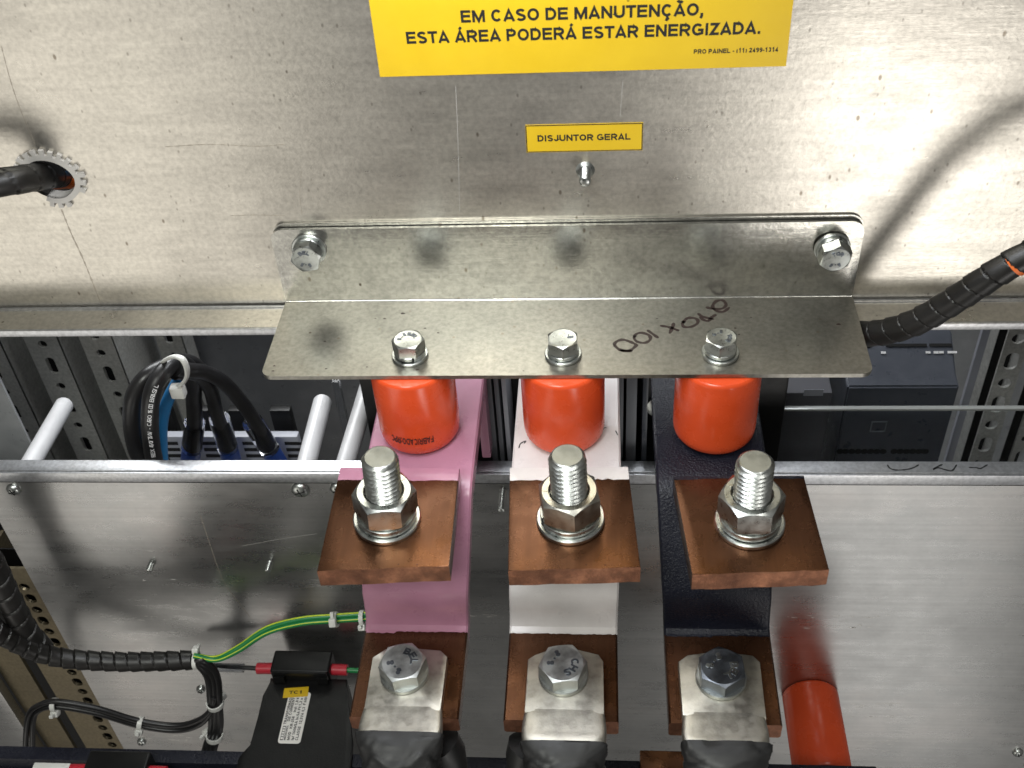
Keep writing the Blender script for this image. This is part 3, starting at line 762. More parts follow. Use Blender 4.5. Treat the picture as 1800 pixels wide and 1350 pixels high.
def bar_prof(th=10):
    """side profile (y, z) of the bar's upper surface from back to front"""
    P = [(70, -47), (20, -47), (-40, -47), (-72, -47), (-77, -47.8), (-81, -49.8), (-84, -52.9)]
    P += [(-103.0, -86.0), (-105.8, -90), (-107.4, -94.5), (-107.8, -104), (-108.2, -110.5), (-109.8, -113.8), (-112.5, -115), (-159, -115)]
    return P
def sweep_bar(P, x0f, x1f, th, cut, bev=0.9):
    """solid of thickness th under the polyline P; returns painted and bare pieces"""
    def offs(i):
        a = Vector(P[max(i - 1, 0)]); b = Vector(P[min(i + 1, len(P) - 1)]); t = (b - a).normalized()
        return Vector((-t.y, t.x)) * -1 if False else Vector((t.y, -t.x))
    rows = []
    for i, (y, z) in enumerate(P):
        n = offs(i)
        if n.y > 0: n = -n
        rows.append((Vector((y, z)), n))
    def piece(i0, i1, capa=True, capb=True):
        mb = MB(); v = []; f = []; m = 8
        for (q, n) in rows[i0:i1 + 1]:
            X0, X1 = x0f(q.y), x1f(q.y)
            sec = [(X0 + bev, 0), (X1 - bev, 0), (X1, bev), (X1, th - bev), (X1 - bev, th), (X0 + bev, th), (X0, th - bev), (X0, bev)]
            for x, d in sec: v.append((x, q.x + n.x * d, q.y + n.y * d))
        for i in range(i1 - i0):
            for k in range(m):
                f.append((i * m + k, i * m + (k + 1) % m, (i + 1) * m + (k + 1) % m, (i + 1) * m + k))
        if capa: f.append(tuple(range(m)))
        if capb: f.append(tuple((i1 - i0) * m + k for k in range(m))[::-1])
        mb.add(v, f); bm = bmesh.new()
        vs = [bm.verts.new(p) for p in mb.v]
        for q in mb.f: bm.faces.new([vs[i] for i in q])
        bmesh.ops.recalc_face_normals(bm, faces=bm.faces[:])
        o = MB(); o.bm(bm); return o
    return piece(0, cut), piece(cut, len(rows) - 1)
ZB = -47.0
def fe(px, b):
    a = at(px, 800, 2, ZB).x
    return lambda z: a + (b - a) * max(0, min(1, (ZB - z) / 68.0))
BX = [(fe(645, -95.5), fe(835, -46)), (fe(901, -26), fe(1091, 25)), (fe(1152, 47), fe(1347, 96))]
paint = ['pink', 'white', 'navy']
cname = ['pink', 'white', 'blue-black']
pos = ['left', 'middle', 'right']
for i in range(3):
    P = bar_prof()
    a, b = sweep_bar(P, BX[i][0], BX[i][1], 10, len(P) - 2)
    t = thing('busbar', cname[i] + ' painted copper busbar bending down to a bare copper foot, ' + pos[i] + ' of the three', 'busbar', (IX[i], -110, -125), 'painted copper busbars')
    obj('painted_bar', a, M[paint[i]], t, angle=25)
    cutmb = b
    # end face gets the cut-copper look
    o = obj('bare_foot', b, [M['copper'], M['cut']], t, angle=25)
    for pl in o.data.polygons:
        if pl.normal.y < -0.8 and pl.center.y + t.location.y < -0.155: pl.material_index = 1
    # ragged paint edge on the foot
    rg = MB(); X0, X1 = BX[i][0](-115) + .8, BX[i][1](-115) - .8
    n = 40; v = []; f = []
    for k in range(n):
        x = X0 + (X1 - X0) * k / (n - 1)
        ye = -112.7 - 0.45 * random.random() - (0.9 if (i == 0 and k < 12) else 0) - (0.6 if i == 2 and k < 18 else 0) + (1.2 if (i == 2 and 27 < k < 31) else 0)
        for y, z in ((-111.2, -114.6), (-112.5, -114.96), (min(ye, -112.55), -114.94)): v.append((x, y, z + .03))
    for k in range(n - 1):
        for s_ in range(2): f.append((k * 3 + s_, k * 3 + s_ + 1, (k + 1) * 3 + s_ + 1, (k + 1) * 3 + s_))
    rg.add(v, f)
    obj('paint_edge', rg, M[paint[i]], t)
mk = MB()                                                        # pencil ticks on the white bar
t = [o for o in D.objects if o.name.startswith('busbar')][1]
for s in ([(912, 788), (915, 780), (924, 775), (921, 780)], [(1058, 758), (1062, 752), (1066, 752)], [(1082, 757), (1086, 765)]):
    mk = MB(); stroke(mk, [zf(*q, -46.97) for q in s], 0.6, T=T_(0, 0, -46.97), th=0.05, step=.6); obj('ink_tick', mk, M['ink'], t, smooth=False)

# bare copper connection plates
PQ = [[(598, 821), (808, 823), (789, 995), (557, 1004)], [(896, 822), (1104, 820), (1126, 997), (893, 1003)], [(1184, 838), (1413, 836), (1458, 1002), (1217, 1010)]]
PQ = [[(lambda v_: (v_.x, v_.y))(at(u, v_, 2, ZB + 10)) for u, v_ in q] for q in PQ]
NP = [(681, 914), (1003, 914), (1317, 921)]; TP = [(667, 804), (997, 801), (1328, 812)]
NB = []; SH = []
for (u, v_), (tu, tv) in zip(NP, TP):
    b_ = at(u, v_, 2, ZB + 10)
    h_ = 10.0
    while at(tu, tv, 2, ZB + 10 + h_).y > b_.y: h_ += 0.2
    top = at(tu, tv, 2, ZB + 10 + h_)
    NB.append((b_.x, b_.y, math.degrees(math.atan2(top.x - b_.x, h_)))); SH.append(h_)
for i in range(3):
    q = PQ[i]
    cx = sum(a[0] for a in q) / 4; cy = sum(a[1] for a in q) / 4
    t = thing('copper_plate', 'square brown copper plate with a big stud and nut, overlapping the ' + cname[i] + ' busbar', 'copper plate', (cx, cy, ZB), 'square copper plates')
    k = 0.135 if i < 2 else 0.03
    def lp(s, k=k, q=q):
        L = Vector(q[0]).lerp(Vector(q[3]), s); Rr = Vector(q[1]).lerp(Vector(q[2]), s); return L, Rr
    L0, R0 = lp(0); L1, R1 = lp(k)
    nseg = 22
    edge = [L1.lerp(R1, j / nseg) + Vector((0, random.uniform(-.35, .35))) for j in range(nseg + 1)]
    edge[0] = L1; edge[-1] = R1
    L2, R2 = lp(1)
    # body (bare) with slightly wavy front edge
    fr = [R2.lerp(L2, j / 10) + Vector((0, random.uniform(-.25, .25))) for j in range(11)]
    a = MB(); out = [tuple(e) for e in edge] + [tuple(e) for e in fr]
    a.prism(out, ZB + .2, ZB + 10, bev=0.45)
    o = obj('plate', a, [M['copper'], M['cut']], t, angle=40)
    for pl in o.data.polygons:
        if pl.normal.y < -0.8: pl.material_index = 1
    a = MB(); a.prism([tuple(L0), tuple(R0)] + [tuple(e) for e in edge[::-1]], ZB + .2, ZB + 10.1, bev=0.7 if i < 2 else 0.3)
    obj('painted_strip', a, M[paint[i]], t, angle=40)
    # fixing lug beneath, joining the plate to the bar
    a = MB(); a.box(cx - 14, cx + 14, -96, -84, ZB - 8, ZB); obj('joint_block', a, M['copper'], t)
    # stud, nut and washers
    nx, ny, tl = NB[i]; tilt = (0, tl)
    s = thing('stud_and_nut', 'zinc stud with hex nut and washers on the copper plate of the ' + cname[i] + ' busbar', 'bolt', T_(nx, ny, ZB + 10) @ RX(tilt[0]) @ RY(tilt[1]), 'large studs with nuts')
    a = MB(); washer(a, 8, 14.6, 0, 2.6, .5); obj('flat_washer', a, M['zinc'], s, local=True)
    obj('spring_washer', spring_washer(8.2, 12.9, 2.6, 3.2, (120, -150, 70)[i]), M['zinc'], s, local=True)
    nb = hex_mb(23.8, 6.4, 12.5, both=True, hole=8.2, slope=0.62); rr = (8, -20, 0)[i]
    nb.v = [RZ(rr) @ v for v in nb.v]
    nut = obj('nut', nb, M['zincy'] if i == 1 else M['zinc'], s, local=True, angle=22)
    obj('nut_marking', on_arc('8', 10.0, (45, 180, 150)[i], 2.6, 18.85, depth=.2), M['zincy'], nut, local=True, smooth=False)
    so = obj('stud', thread_mb(7.9, 2.4, 0, SH[i], 64, depth=1.75, sub=12), [M['zinc'], M['studend']], s, local=True, angle=25)
    for pl in so.data.polygons:
        if pl.normal.z > 0.95 and pl.center.z > (SH[i] - 1) * K: pl.material_index = 1

# ================================================================== LUGS WITH TAPED CABLES
LP = [(-70.6, 0.0), (1.2, 1.0), (70.4, 0.6)]
for i in range(3):
    cx, rotz = LP[i]
    t = thing('cable_lug', 'tinned cable lug with black taped cable bolted to the foot of the ' + cname[i] + ' busbar', 'cable lug', (cx, -160, -115), 'tinned cable lugs')
    # palm with chamfered or rounded upper corners
    if i == 1: pal = [(-17.5, -159), (17.5, -159), (17.2, -132), (15, -128.4), (6, -126), (-7, -126), (-14, -129), (-17.2, -131.5)]
    elif i == 0: pal = [(-17.2, -159), (17.2, -159), (17.4, -131), (14, -127.5), (0, -126.6), (-12, -127.2), (-17.4, -132)]
    else: pal = [(-17.8, -159), (18.0, -159), (18.3, -131), (15.5, -127.6), (0, -125.4), (-14, -128), (-18.2, -131.5)]
    pal = [(cx + x, y) for x, y in pal]
    a = MB(); a.prism(pal, -114.95, -108.6, bev=0.8)
    palm = obj('palm', a, M['tin'], t, angle=35)
    # the palm thickens, bends over the edge of the foot and carries on as the taped barrel and cable
    sd = i * 11.7
    def sections(L0, L1, step, grow, tape, cx=cx, sd=sd):
        out = []; y, z = -157.2, -111.75; L = 0.0; ds = 0.4
        while L <= L1 + 1e-6:
            ang = R(-82) * min(1, max(0, (L - 12) / 26.0)) ** 0.9
            if L >= L0 - 1e-6 and (not out or L - out[-1][0] >= step - 1e-6):
                q = min(1, max(0, (L - 10) / 18.0)); q = q * q * (3 - 2 * q)
                out.append((L, y, z, ang, 17.3 + 1.0 * math.sin(min(1, L / 20) * PI) - 0.9 * q, 3.1 + 11.4 * q, 0.3 + 0.7 * q))
            y -= math.cos(ang) * ds; z += math.sin(ang) * ds; L += ds
        v = []; f = []; n = 72
        for (L, y, z, ang, wx, wz, e) in out:
            nrm = Vector((0, math.sin(-ang) * -1, math.cos(ang)))
            c0 = Vector((cx + .004 * L, y, z)) - nrm * (wz - 3.1) * .85
            for k in range(n):
                a_ = 2 * PI * k / n
                X = math.copysign(abs(math.cos(a_)) ** e, math.cos(a_)); Z_ = math.copysign(abs(math.sin(a_)) ** e, math.sin(a_))
                g_ = grow + (0 if tape else .12)
                if tape:
                    w_ = noise.noise(Vector((X * 1.5 + sd, Z_ * 1.5, L * 0.06)))
                    w2 = noise.noise(Vector((X * 3.5 + sd, Z_ * 3.5 + L * .22, L * 0.30)))
                    w3 = noise.noise(Vector((X * 2.2 + L * .13 + sd, Z_ * 2, L * 0.11)))
                    ph = ((L / 13.0 + math.sin(a_ + sd) * .28 + w_ * .5) % 1.0)
                    g_ += 0.45 * w_ + 0.10 * w2 + 0.75 * (1 - ph) + 0.45 * max(0, 1 - abs(w3) * 9) * min(1, L / 14)
                v.append(c0 + Vector((X * (wx + g_), 0, 0)) + nrm * (Z_ * (wz + g_)))
        m = len(out)
        for j in range(m - 1):
            for k in range(n):
                q = (k + 1) % n; f.append((j * n + k, j * n + q, (j + 1) * n + q, (j + 1) * n + k))
        f.append(tuple(range(n))); f.append(tuple((m - 1) * n + k for k in range(n))[::-1])
        bm = bmesh.new(); vs = [bm.verts.new(p) for p in v]
        for q in f: bm.faces.new([vs[k] for k in q])
        bmesh.ops.recalc_face_normals(bm, faces=bm.faces[:])
        r = MB(); return r.bm(bm)
    obj('neck', sections(0, 22, 0.8, 0, False), M['tin'], t, angle=50)
    obj('taped_cable', sections((12.5, 14.5, 13.5)[i], 250, 0.8, 0.65, True), M['tape'], t, angle=80)
    hb = [[('BEL', 5.4, 35, 3.5), ('8.8', 5.3, -135, 3.4)], [('CHS', 5.4, -30, 3.6), ('8.8', 5.5, 150, 3.3)], [('BEL', 5.4, -30, 3.7), ('8.8', 5.3, 140, 3.6)]][i]
    hex_bolt('lug_bolt', 'large hex bolt with raised marks clamping the ' + pos[i] + ' cable lug to the ' + cname[i] + ' busbar foot', 'hex bolts clamping the cable lugs',
             T_((-71.8, .4, 70.4)[i], (-140.6, -140, -140.4)[i], -108.6), 19, 7.6, 11.2, hb, rot=(14, 8, 33)[i], sw=False, wt=2.4, headmat='zincdark' if i == 2 else 'zinchead')
# the second lug and cable hanging behind the middle foot and the left foot
for cx, lab in ((-58, 'left'), (-14, 'middle')):
    a = MB(); a.tube([(cx, -160, -140), (cx + (4 if cx < -30 else -3), -162, -156), (cx, -164, -400)], 8, n=32, step=3, rf=lambda L, a: 9 + 0.8 * noise.noise(Vector((math.cos(a) * 2, math.sin(a) * 2, L * .2))))
    tag(obj('rear_cable', a, M['tape']), 'black taped cable hanging behind the ' + lab + ' cable lug', 'cable', 'black cables hanging behind the lugs')

# ================================================================== CROSS BEAM AND LOWER PANEL
b0 = at(900, 812, 1, 0); zt = b0.z
bm_ = thing('cross_beam', 'aluminium cross beam running behind the busbars above the lower panel', 'beam', (0, -4, zt - 10))
a = MB(); a.box(-560, 480, -7.4, 1, zt - 1.6, zt, 0.3); obj('top_face', a, M['alu'], bm_)
a = MB(); a.box(-560, 480, -9.0, -7.4, zt - 7.8, zt - 0.6, 0.4); obj('front_face', a, M['alu'], bm_)
a = MB(); a.box(-560, 480, -7.0, 0.5, zt - 9.2, zt - 8.0); obj('painted_shade_strip', a, M['dark'], bm_)  # solid near-black strip in place of the shade under the beam
sc = MB()
Z2 = lambda x, y: zf(1300 + x / 3.6, 500 + y / 3.6, zt)
for s in ([(935, 1140), (950, 1162), (985, 1174), (1050, 1172), (1100, 1160), (1135, 1140)], [(1285, 1138), (1240, 1160), (1225, 1172), (1255, 1160), (1300, 1172), (1345, 1178), (1375, 1140)],
          [(1450, 1158), (1500, 1160), (1525, 1165), (1570, 1140)]):
    stroke(sc, [Z2(*q) for q in s], 0.9, T=T_(0, 0, zt), th=0.05, step=.8)
obj('handwriting', sc, M['ink'], bm_, smooth=False)
a = MB(); q = [at(*p_, 2, zt + 0.2) for p_ in ((1385, 813), (1410, 815))]
YP = -8.0
xl = at(60, 1000, 1, YP).x
lp_ = thing('lower_panel', 'lower brushed steel panel with scratches behind the lugs', 'metal panel', (0, YP, -420))
a = MB(); a.prism([(-338, -470), (480, -470), (480, zt - 9.4), (-338, zt - 9.4)], 8.0, 10.0, T=TV) if False else a.box(-338, 480, YP, YP + 2, -520, zt - 9.2)
obj('sheet', a, M['brushed'], lp_)
def vl(px, py): q = at(px, py, 1, YP); return (q.x, q.z)
cr = MB()
for s, w_ in (([(352, 905), (372, 965), (395, 1025), (440, 1085)], .35),): stroke(cr, [vl(*q) for q in s], w_, T=T_(0, YP, 0) @ RX(90), th=.05)
obj('crease', cr, M['crease'], lp_, smooth=False)
cr = MB()
random.seed(21)
for (u0, v0, u1, v1, n_) in ((170, 1082, 340, 1090, 16), (430, 1078, 560, 1086, 5), (1380, 1082, 1560, 1086, 12), (1380, 1098, 1540, 1104, 9), (1490, 1235, 1600, 1245, 12), (1490, 1255, 1600, 1262, 8), (1500, 1295, 1580, 1320, 10), (230, 965, 300, 1022, 4), (820, 1080, 880, 1086, 5), (240, 1290, 330, 1302, 8)):
    for k in range(n_):
        u = random.uniform(u0, u1); vv_ = random.uniform(v0, v1); ln = random.uniform(4, 16)
        stroke(cr, [vl(u, vv_), vl(u + ln * .5, vv_ + random.uniform(-.8, .8)), vl(u + ln, vv_ + random.uniform(-1.2, 1.2))], random.uniform(.25, .7), T=T_(0, YP, 0) @ RX(90), th=.05, wob=.5)
stroke(cr, [vl(425, 960), vl(490, 948), vl(558, 938)], .25, T=T_(0, YP, 0) @ RX(90), th=.05)
tag(obj('fine_scratches', cr, M['light_scratch'], lp_, smooth=False), None, None, kind='stuff')

def pan_screw(px, py, r, label, y=YP):
    q = at(px, py, 1, y - 2)
    t = thing('pan_head_screw', label, 'screw', T_(q.x, y, q.z) @ RX(90), 'round headed screws of the lower panel')
    a = MB(); a.lathe([(r, 0.0), (r, .5), (r * .93, 1.3), (r * .75, 2.2), (r * .45, 2.8), (r * .2, 3.0)], 32); h = obj('head', a, M['zinc'], t, local=True, angle=60)
    a = MB()
    for k in (0, 90): a.box(-r * .55, r * .55, -.35, .35, 2.4, 3.06, T=RZ(20 + k))
    obj('cross_slot', a, M['dark'], h, local=True)
pan_screw(22, 864, 4.2, 'round headed screw at the far left just below the cross beam')
pan_screw(527, 865, 5.4, 'large shiny round headed screw below the cross beam, left of the pink busbar\'s plate')
pan_screw(592, 862, 4.4, 'round headed screw half hidden behind the copper plate of the pink busbar')
pan_screw(248, 1307, 3.4, 'round headed screw just above the dark bar in the lower left')
pan_screw(1790, 1326, 3.6, 'round headed screw at the far right bottom corner of the lower panel')
pan_screw(352, 1215, 3.2, 'round headed screw left of the cable bundle in the lower left')
def stud(px, py, r, ln, label, dir_=90, mat_='zinc'):
    q = at(px, py, 1, YP)
    t = thing('panel_stud', label, 'stud', T_(q.x, YP, q.z) @ RX(dir_), 'studs on the lower panel')
    obj('thread', thread_mb(r, .8, 0, ln, 24), M[mat_], t, local=True)
stud(266, 992, 2.0, 5, 'tiny threaded stud at left on the lower panel')
stud(475, 988, 2.0, 7, 'tiny threaded stud on the lower panel, left of the pink busbar\'s plate')
stud(884, 862, 2.0, 15, 'thin long stud between the pink and white busbars\' plates')

# lower right insulator lying horizontally off the panel
q = at(1425, 1245, 1, YP); cxq = (at(1375, 1225, 1, YP).x + at(1473, 1225, 1, YP).x) / 2
t = thing('wall_insulator', 'red insulator standing off the lower panel at lower right, beside the right lug', 'insulator', T_(153.5, YP, -325) @ RX(90))
a = MB(); a.lathe([(17.2, 0.2), (17.8, .8), (18.0, 2.0), (18.0, 58), (17, 59.5), (15, 60)], 64); obj('body', a, M['red'], t, local=True, angle=40)
a = MB(); a.lathe([(6, 60), (6, 62)], 24); obj('insert', a, M['zinc'], t, local=True)

# navy bar along the bottom
zb = -284
pa = at(20, 1311, 2, zb); pb = at(20, 1334, 2, zb)
nb_ = thing('busbar_strip', 'long blue-black painted horizontal bar along the bottom, ending at lower right beside the red insulator', 'busbar', (-60, pa.y, zb - 30))
xr = at(1538, 1335, 2, zb).x; xm0 = at(1124, 1320, 2, zb).x; xm1 = at(1210, 1320, 2, zb).x
a = MB(); a.box(-560, xm0, pb.y, pa.y, zb - 40, zb, .8); a.box(xm1, xr, pb.y, pa.y, zb - 40, zb, .8); obj('painted_bar', a, M['navy'], nb_)
a = MB(); a.box(xm0 + .1, xm1 - .1, pb.y + .4, pa.y + 5, zb - 39, zb + 3, .5); obj('bare_joint', a, M['copper'], nb_)
a = MB(); a.box(-560, xr - 1, pb.y - 12, pb.y - 0.5, zb - 46, zb - 14, .8); obj('second_bar', a, M['navy'], nb_)

# ================================================================== CURRENT TRANSFORMERS
def ct(label, ox, oy, full=True):
    """origin = back left corner of the terminal cover; z is absolute"""
    t = thing('current_transformer', label, 'current transformer', (ox + 20, oy - 60, -360), 'black current transformers')
    X = lambda x: ox + x
    Y = lambda y: oy - y
    a = MB()
    out = [(X(-2), Y(14)), (X(-1), Y(20)), (X(-4), Y(27)), (X(-3), Y(62)), (X(-7), Y(66)), (X(-9), Y(70)), (X(-9), Y(82)), (X(-4), Y(86)), (X(-4), Y(130)),
           (X(64), Y(130)), (X(60), Y(60)), (X(50), Y(24)), (X(48), Y(14))]
    a.prism(out, -350, -282, bev=0.9); body = obj('housing', a, M['blackplastic'], t, angle=30)
    a = MB(); a.box(X(0), X(38), Y(16), Y(0), -296, -271.5, 1.6, seg=3)
    cov = obj('terminal_cover', a, M['blackplastic'], t, angle=50)
    a = MB(); a.box(X(2), X(37), Y(17.6), Y(16.2), -274.5, -271.0, .6); a.box(X(2), X(9), Y(18.6), Y(16.3), -281, -275); a.box(X(30), X(37), Y(18.6), Y(16.3), -281, -275)
    obj('cover_lip', a, M['blackplastic'], cov, angle=50)
    a = MB(); a.box(X(6), X(46), Y(98), Y(86), -282, -279.5, .8); obj('clamp_bar', a, M['blackplastic'], t, angle=50)
    # wires with red boots
    for side, bx in ((-1, X(-1)), (1, X(38))):
        zz = -279
        a = MB(); a.tube([(bx - side * 2, Y(9), zz), (bx + side * 10, Y(9.3), zz)], 3.6, n=20, step=2); obj('terminal_boot', a, M['redboot'], t, angle=50)
    if full:
        a = MB(); z = -281.9
        c = [at(*q, 2, z) for q in ((512, 1222), (551, 1219), (523, 1308), (483, 1306))]
        y1 = (c[0].y + c[1].y) / 2; y0 = (c[2].y + c[3].y) / 2; xa = (c[0].x + c[3].x) / 2; xb = (c[1].x + c[2].x) / 2
        y1 += 1.5
        a.prism(rrect(xa, xb, y0, y1, (2, 2, 2, 2)), z - .05, z + .12); lab = obj('rating_label', a, M['label'], t, smooth=False)
        wv = xb - xa; hv = y1 - y0
        lines = [('TRANSFORMADOR', .13, .36, .62), ('DE CORRENTE', .27, .42, .52), ('MOD   KR-258    Ind: 1,8 kV', .44, .06, .88), ('Ip/ 1600/5A In:5A Ft:1,2 x In', .62, .06, .90), ('CLASSE  12,5VA 0,3  F:60Hz', .81, .06, .90)]
        for s, fx, y_s, ln in lines:
            tm = text_mb(s, 1.75, T_(xa + wv * fx, y0 + hv * y_s, z + .13) @ RZ(90), .04, 0.03, width=hv * ln, align='LEFT')
            obj('lettering', tm, M['ink'], lab, smooth=False)
        a = MB()
        lx, ly = xa + wv * .08, y0 + hv * .06; lw, lh = wv * .13, hv * .27
        for u0, u1, w0, w1 in ((0, 1, 0, .06), (0, 1, .94, 1), (0, .12, .06, .94), (.88, 1, .06, .94), (.12, .88, .22, .27), (.12, .88, .40, .45), (.12, .88, .58, .63), (.12, .88, .76, .81)):
            a.box(lx + lw * u0, lx + lw * u1, ly + lh * w0, ly + lh * w1, z + .12, z + .17)
        obj('logo_box', a, M['ink'], lab, smooth=False)
        tm = text_mb('MEDIDORES', 1.2, T_(xa + wv * .28, y0 + hv * .06, z + .13) @ RZ(90), .04, 0.02, width=hv * .28, align='LEFT'); obj('lettering', tm, M['ink'], lab, smooth=False)
        z2 = -281.7
        c = [at(*q, 2, z2) for q in ((500, 1210), (543, 1207), (541, 1224), (497, 1227))]
        a = MB(); a.prism([(k.x, k.y) for k in c], z2 - .05, z2 + .12); tg = obj('tag_label', a, M['yellow'], t, smooth=False)
        mx = sum(k.x for k in c) / 4; my = sum(k.y for k in c) / 4
        obj('lettering', text_mb('TC1', 2.3, T_(mx, my, z2 + .13) @ RZ(3), .04, .05, width=9), M['ink'], tg, smooth=False)
    return t
o0 = at(483, 1142, 2, -271.5)
ct('black current transformer with yellow TC1 tag and white rating label, left of the lugs', o0.x, o0.y)
o1 = at(158, 1318, 2, -271.5)
ct('black current transformer cut off by the bottom edge, with red wire boots, at lower left', o1.x, o1.y, False)

# ================================================================== WIRING AT LOWER LEFT
def path(pts): return [at(u, v_, 1, y_) for (u, v_, y_) in pts]
t = thing('spiral_hose', 'black spiral wrapped cable harness running sideways to the wire bundle at lower left', 'cable harness', at(200, 1163, 1, -40))
pts = path([(-120, 1040, -60), (-40, 1085, -55), (30, 1130, -50), (100, 1155, -46), (200, 1163, -42), (290, 1162, -40), (338, 1160, -38)])
a = MB(); a.tube(pts, 5.6, n=40, step=.45, rf=spiral_rf(5.9, 8.2, .16, .10)); obj('spiral_wrap', a, M['spiral'], t, angle=70)
a = MB(); a.tube(pts, 4.6, n=16, step=3); obj('core', a, M['cable'], t, angle=70)
cable_tie(t, at(345, 1160, 1, -38), (1, 0, -.05), 4.6, 2.4, (0, .5, 1))
t = thing('spiral_hose', 'thick black spiral wrapped harness coming down from the left edge beside the lower panel', 'cable harness', at(30, 1040, 1, -52))
pts = path([(-140, 800, -44), (-75, 900, -44), (-18, 985, -43), (14, 1050, -42), (45, 1108, -42), (75, 1142, -42)])
a = MB(); a.tube(pts, 6, n=40, step=.6, rf=spiral_rf(7.2, 13, .12, .06)); obj('spiral_wrap', a, M['spiral'], t, angle=70)
a = MB(); a.tube(pts, 6, n=16, step=3); obj('core', a, M['cable'], t)
t = thing('wire_bundle', 'bundle of black wires tied with white ties turning down from the spiral wrapped harness', 'wires', at(372, 1250, 1, -40))
for k, dx in enumerate((-6, 1, 8)):
    a = MB(); a.tube(path([(338, 1158 + k * 3, -38 - k), (352 + dx * .4, 1165 - dx * .6, -40), (372 + dx, 1190 - dx * .4, -41 + k), (377 + dx, 1240, -42), (378 + dx, 1280, -43), (368 + dx, 1315, -52), (355 + dx, 1370, -62)]), 2.5, n=14)
    obj('wire', a, M['cable'], t, angle=70)
for k, dy in enumerate((-5, 4)):
    a = MB(); a.tube(path([(376, 1225, -43), (372, 1248 + dy * .4, -44), (350, 1270 + dy, -45), (310, 1280 + dy, -46), (245, 1272 + dy, -47), (170, 1250 + dy, -48), (100, 1238 + dy, -49), (68, 1245 + dy, -50), (55 + dy * .9, 1262 + dy, -52), (52 + dy * 1.3, 1300, -56), (52 + dy * 1.3, 1375, -66)]), 1.9, n=14)
    obj('branch_wire', a, M['cable'], t, angle=70)
cable_tie(t, at(378, 1237, 1, -42), (0, 0, -1), 4.6, 3, (.5, 1, 0))
cable_tie(t, at(377, 1295, 1, -47), (-.1, -.2, -1), 4.6, 3, (-1, .5, 0))
cable_tie(t, at(366, 1335, 1, -57), (-.2, -.4, -1), 4.8, 3.4, (-1, -.5, .2))
cable_tie(t, at(247, 1271, 1, -47), (1, 0, -.25), 3.4, 3, (0, -.7, -1))
cable_tie(t, at(96, 1239, 1, -49), (1, 0, 0), 3.4, 3, (0, -.6, -1))
cable_tie(t, at(50, 1338, 1, -61), (0, -.4, -1), 3.8, 3.2, (-1, -.4, .3))
t = thing('earth_wire', 'green and yellow striped earth wires sweeping from the harness up behind the pink busbar', 'wire', at(480, 1130, 1, -32))
gp = [(340, 1152, -38), (380, 1158, -37), (420, 1140, -35), (470, 1108, -33), (530, 1092, -30), (590, 1087, -28), (650, 1083, -26), (730, 1080, -24)]
for k, (dy, yo) in enumerate(((-4, 0), (4, -1.5))):
    pts = path([(u, v_ + dy * min(1, (u - 330) / 120), y_ + yo) for u, v_, y_ in gp])
    a = MB(); a.tube(pts, 1.65, n=20, step=1.2); o = obj('green_insulation', a, M['green'], t, angle=70)
    a = MB(); a.tube(pts, 1.71, n=20, step=1.2, arc=((17, 18) if k else (14, 16))); obj('yellow_stripe', a, M['yel_pvc'], o, angle=70)
cable_tie(t, at(590, 1089, 1, -30), (1, 0, .1), 3.6, 2.6, (0, -1, .7))
cable_tie(t, at(637, 1086, 1, -28), (1, 0, .1), 3.6, 2.6, (0, -1, -.7))
# short leads of the transformer with clear markers
yy = o0.y - 9.3
L0 = at(350, 1163, 2, -279)
t = thing('marked_lead', 'black lead in a clear marker sleeve entering the left side of the transformer tagged TC1', 'wire', (o0.x - 30, yy, -281))
a = MB(); a.tube([(o0.x - 10, yy, -279), (o0.x - 30, yy + 1, -279), (o0.x - 48, yy + 2.5, -279), L0], 1.5, n=14); obj('wire', a, M['cable'], t, angle=70)
a = MB(); a.ring([(2.2, 0), (2.9, 0), (2.9, 22), (2.2, 22)], 24, T=T_(o0.x - 42, yy + .2, -279) @ RY(90)); obj('clear_sleeve', a, M['clear'], t, angle=50)
t = thing('marked_lead', 'green and yellow lead in a pale sleeve at the TC1 transformer\'s right side', 'wire', (o0.x + 70, yy, -281))
a = MB(); a.tube([(o0.x + 47, yy, -279), (o0.x + 80, yy, -280), (o0.x + 110, yy + 6, -284)], 1.7, n=18); o = obj('green_insulation', a, M['green'], t, angle=70)
a = MB(); a.tube([(o0.x + 47, yy, -279), (o0.x + 80, yy, -280), (o0.x + 110, yy + 6, -284)], 1.78, n=18, arc=(4, 8)); obj('yellow_stripe', a, M['yel_pvc'], o)
a = MB(); a.ring([(2.2, 0), (3.0, 0), (3.0, 16), (2.2, 16)], 24, T=T_(o0.x + 57, yy, -279.6) @ RY(90)); obj('clear_sleeve', a, mat('pale_sleeve', (.5, .62, .55), 0, .3), t)
yy1 = o1.y - 9.3
t = thing('marker_sleeve', 'translucent marker sleeve on the lead of the transformer cut off by the bottom edge', 'sleeve', (o1.x - 20, yy1, -280))
a = MB(); a.box(o1.x - 34, o1.x - 11, yy1 - 3, yy1 + 3, -281, -276, 1, T=T_(0, 0, 0)); obj('sleeve', a, M['nylon'], t, angle=50)

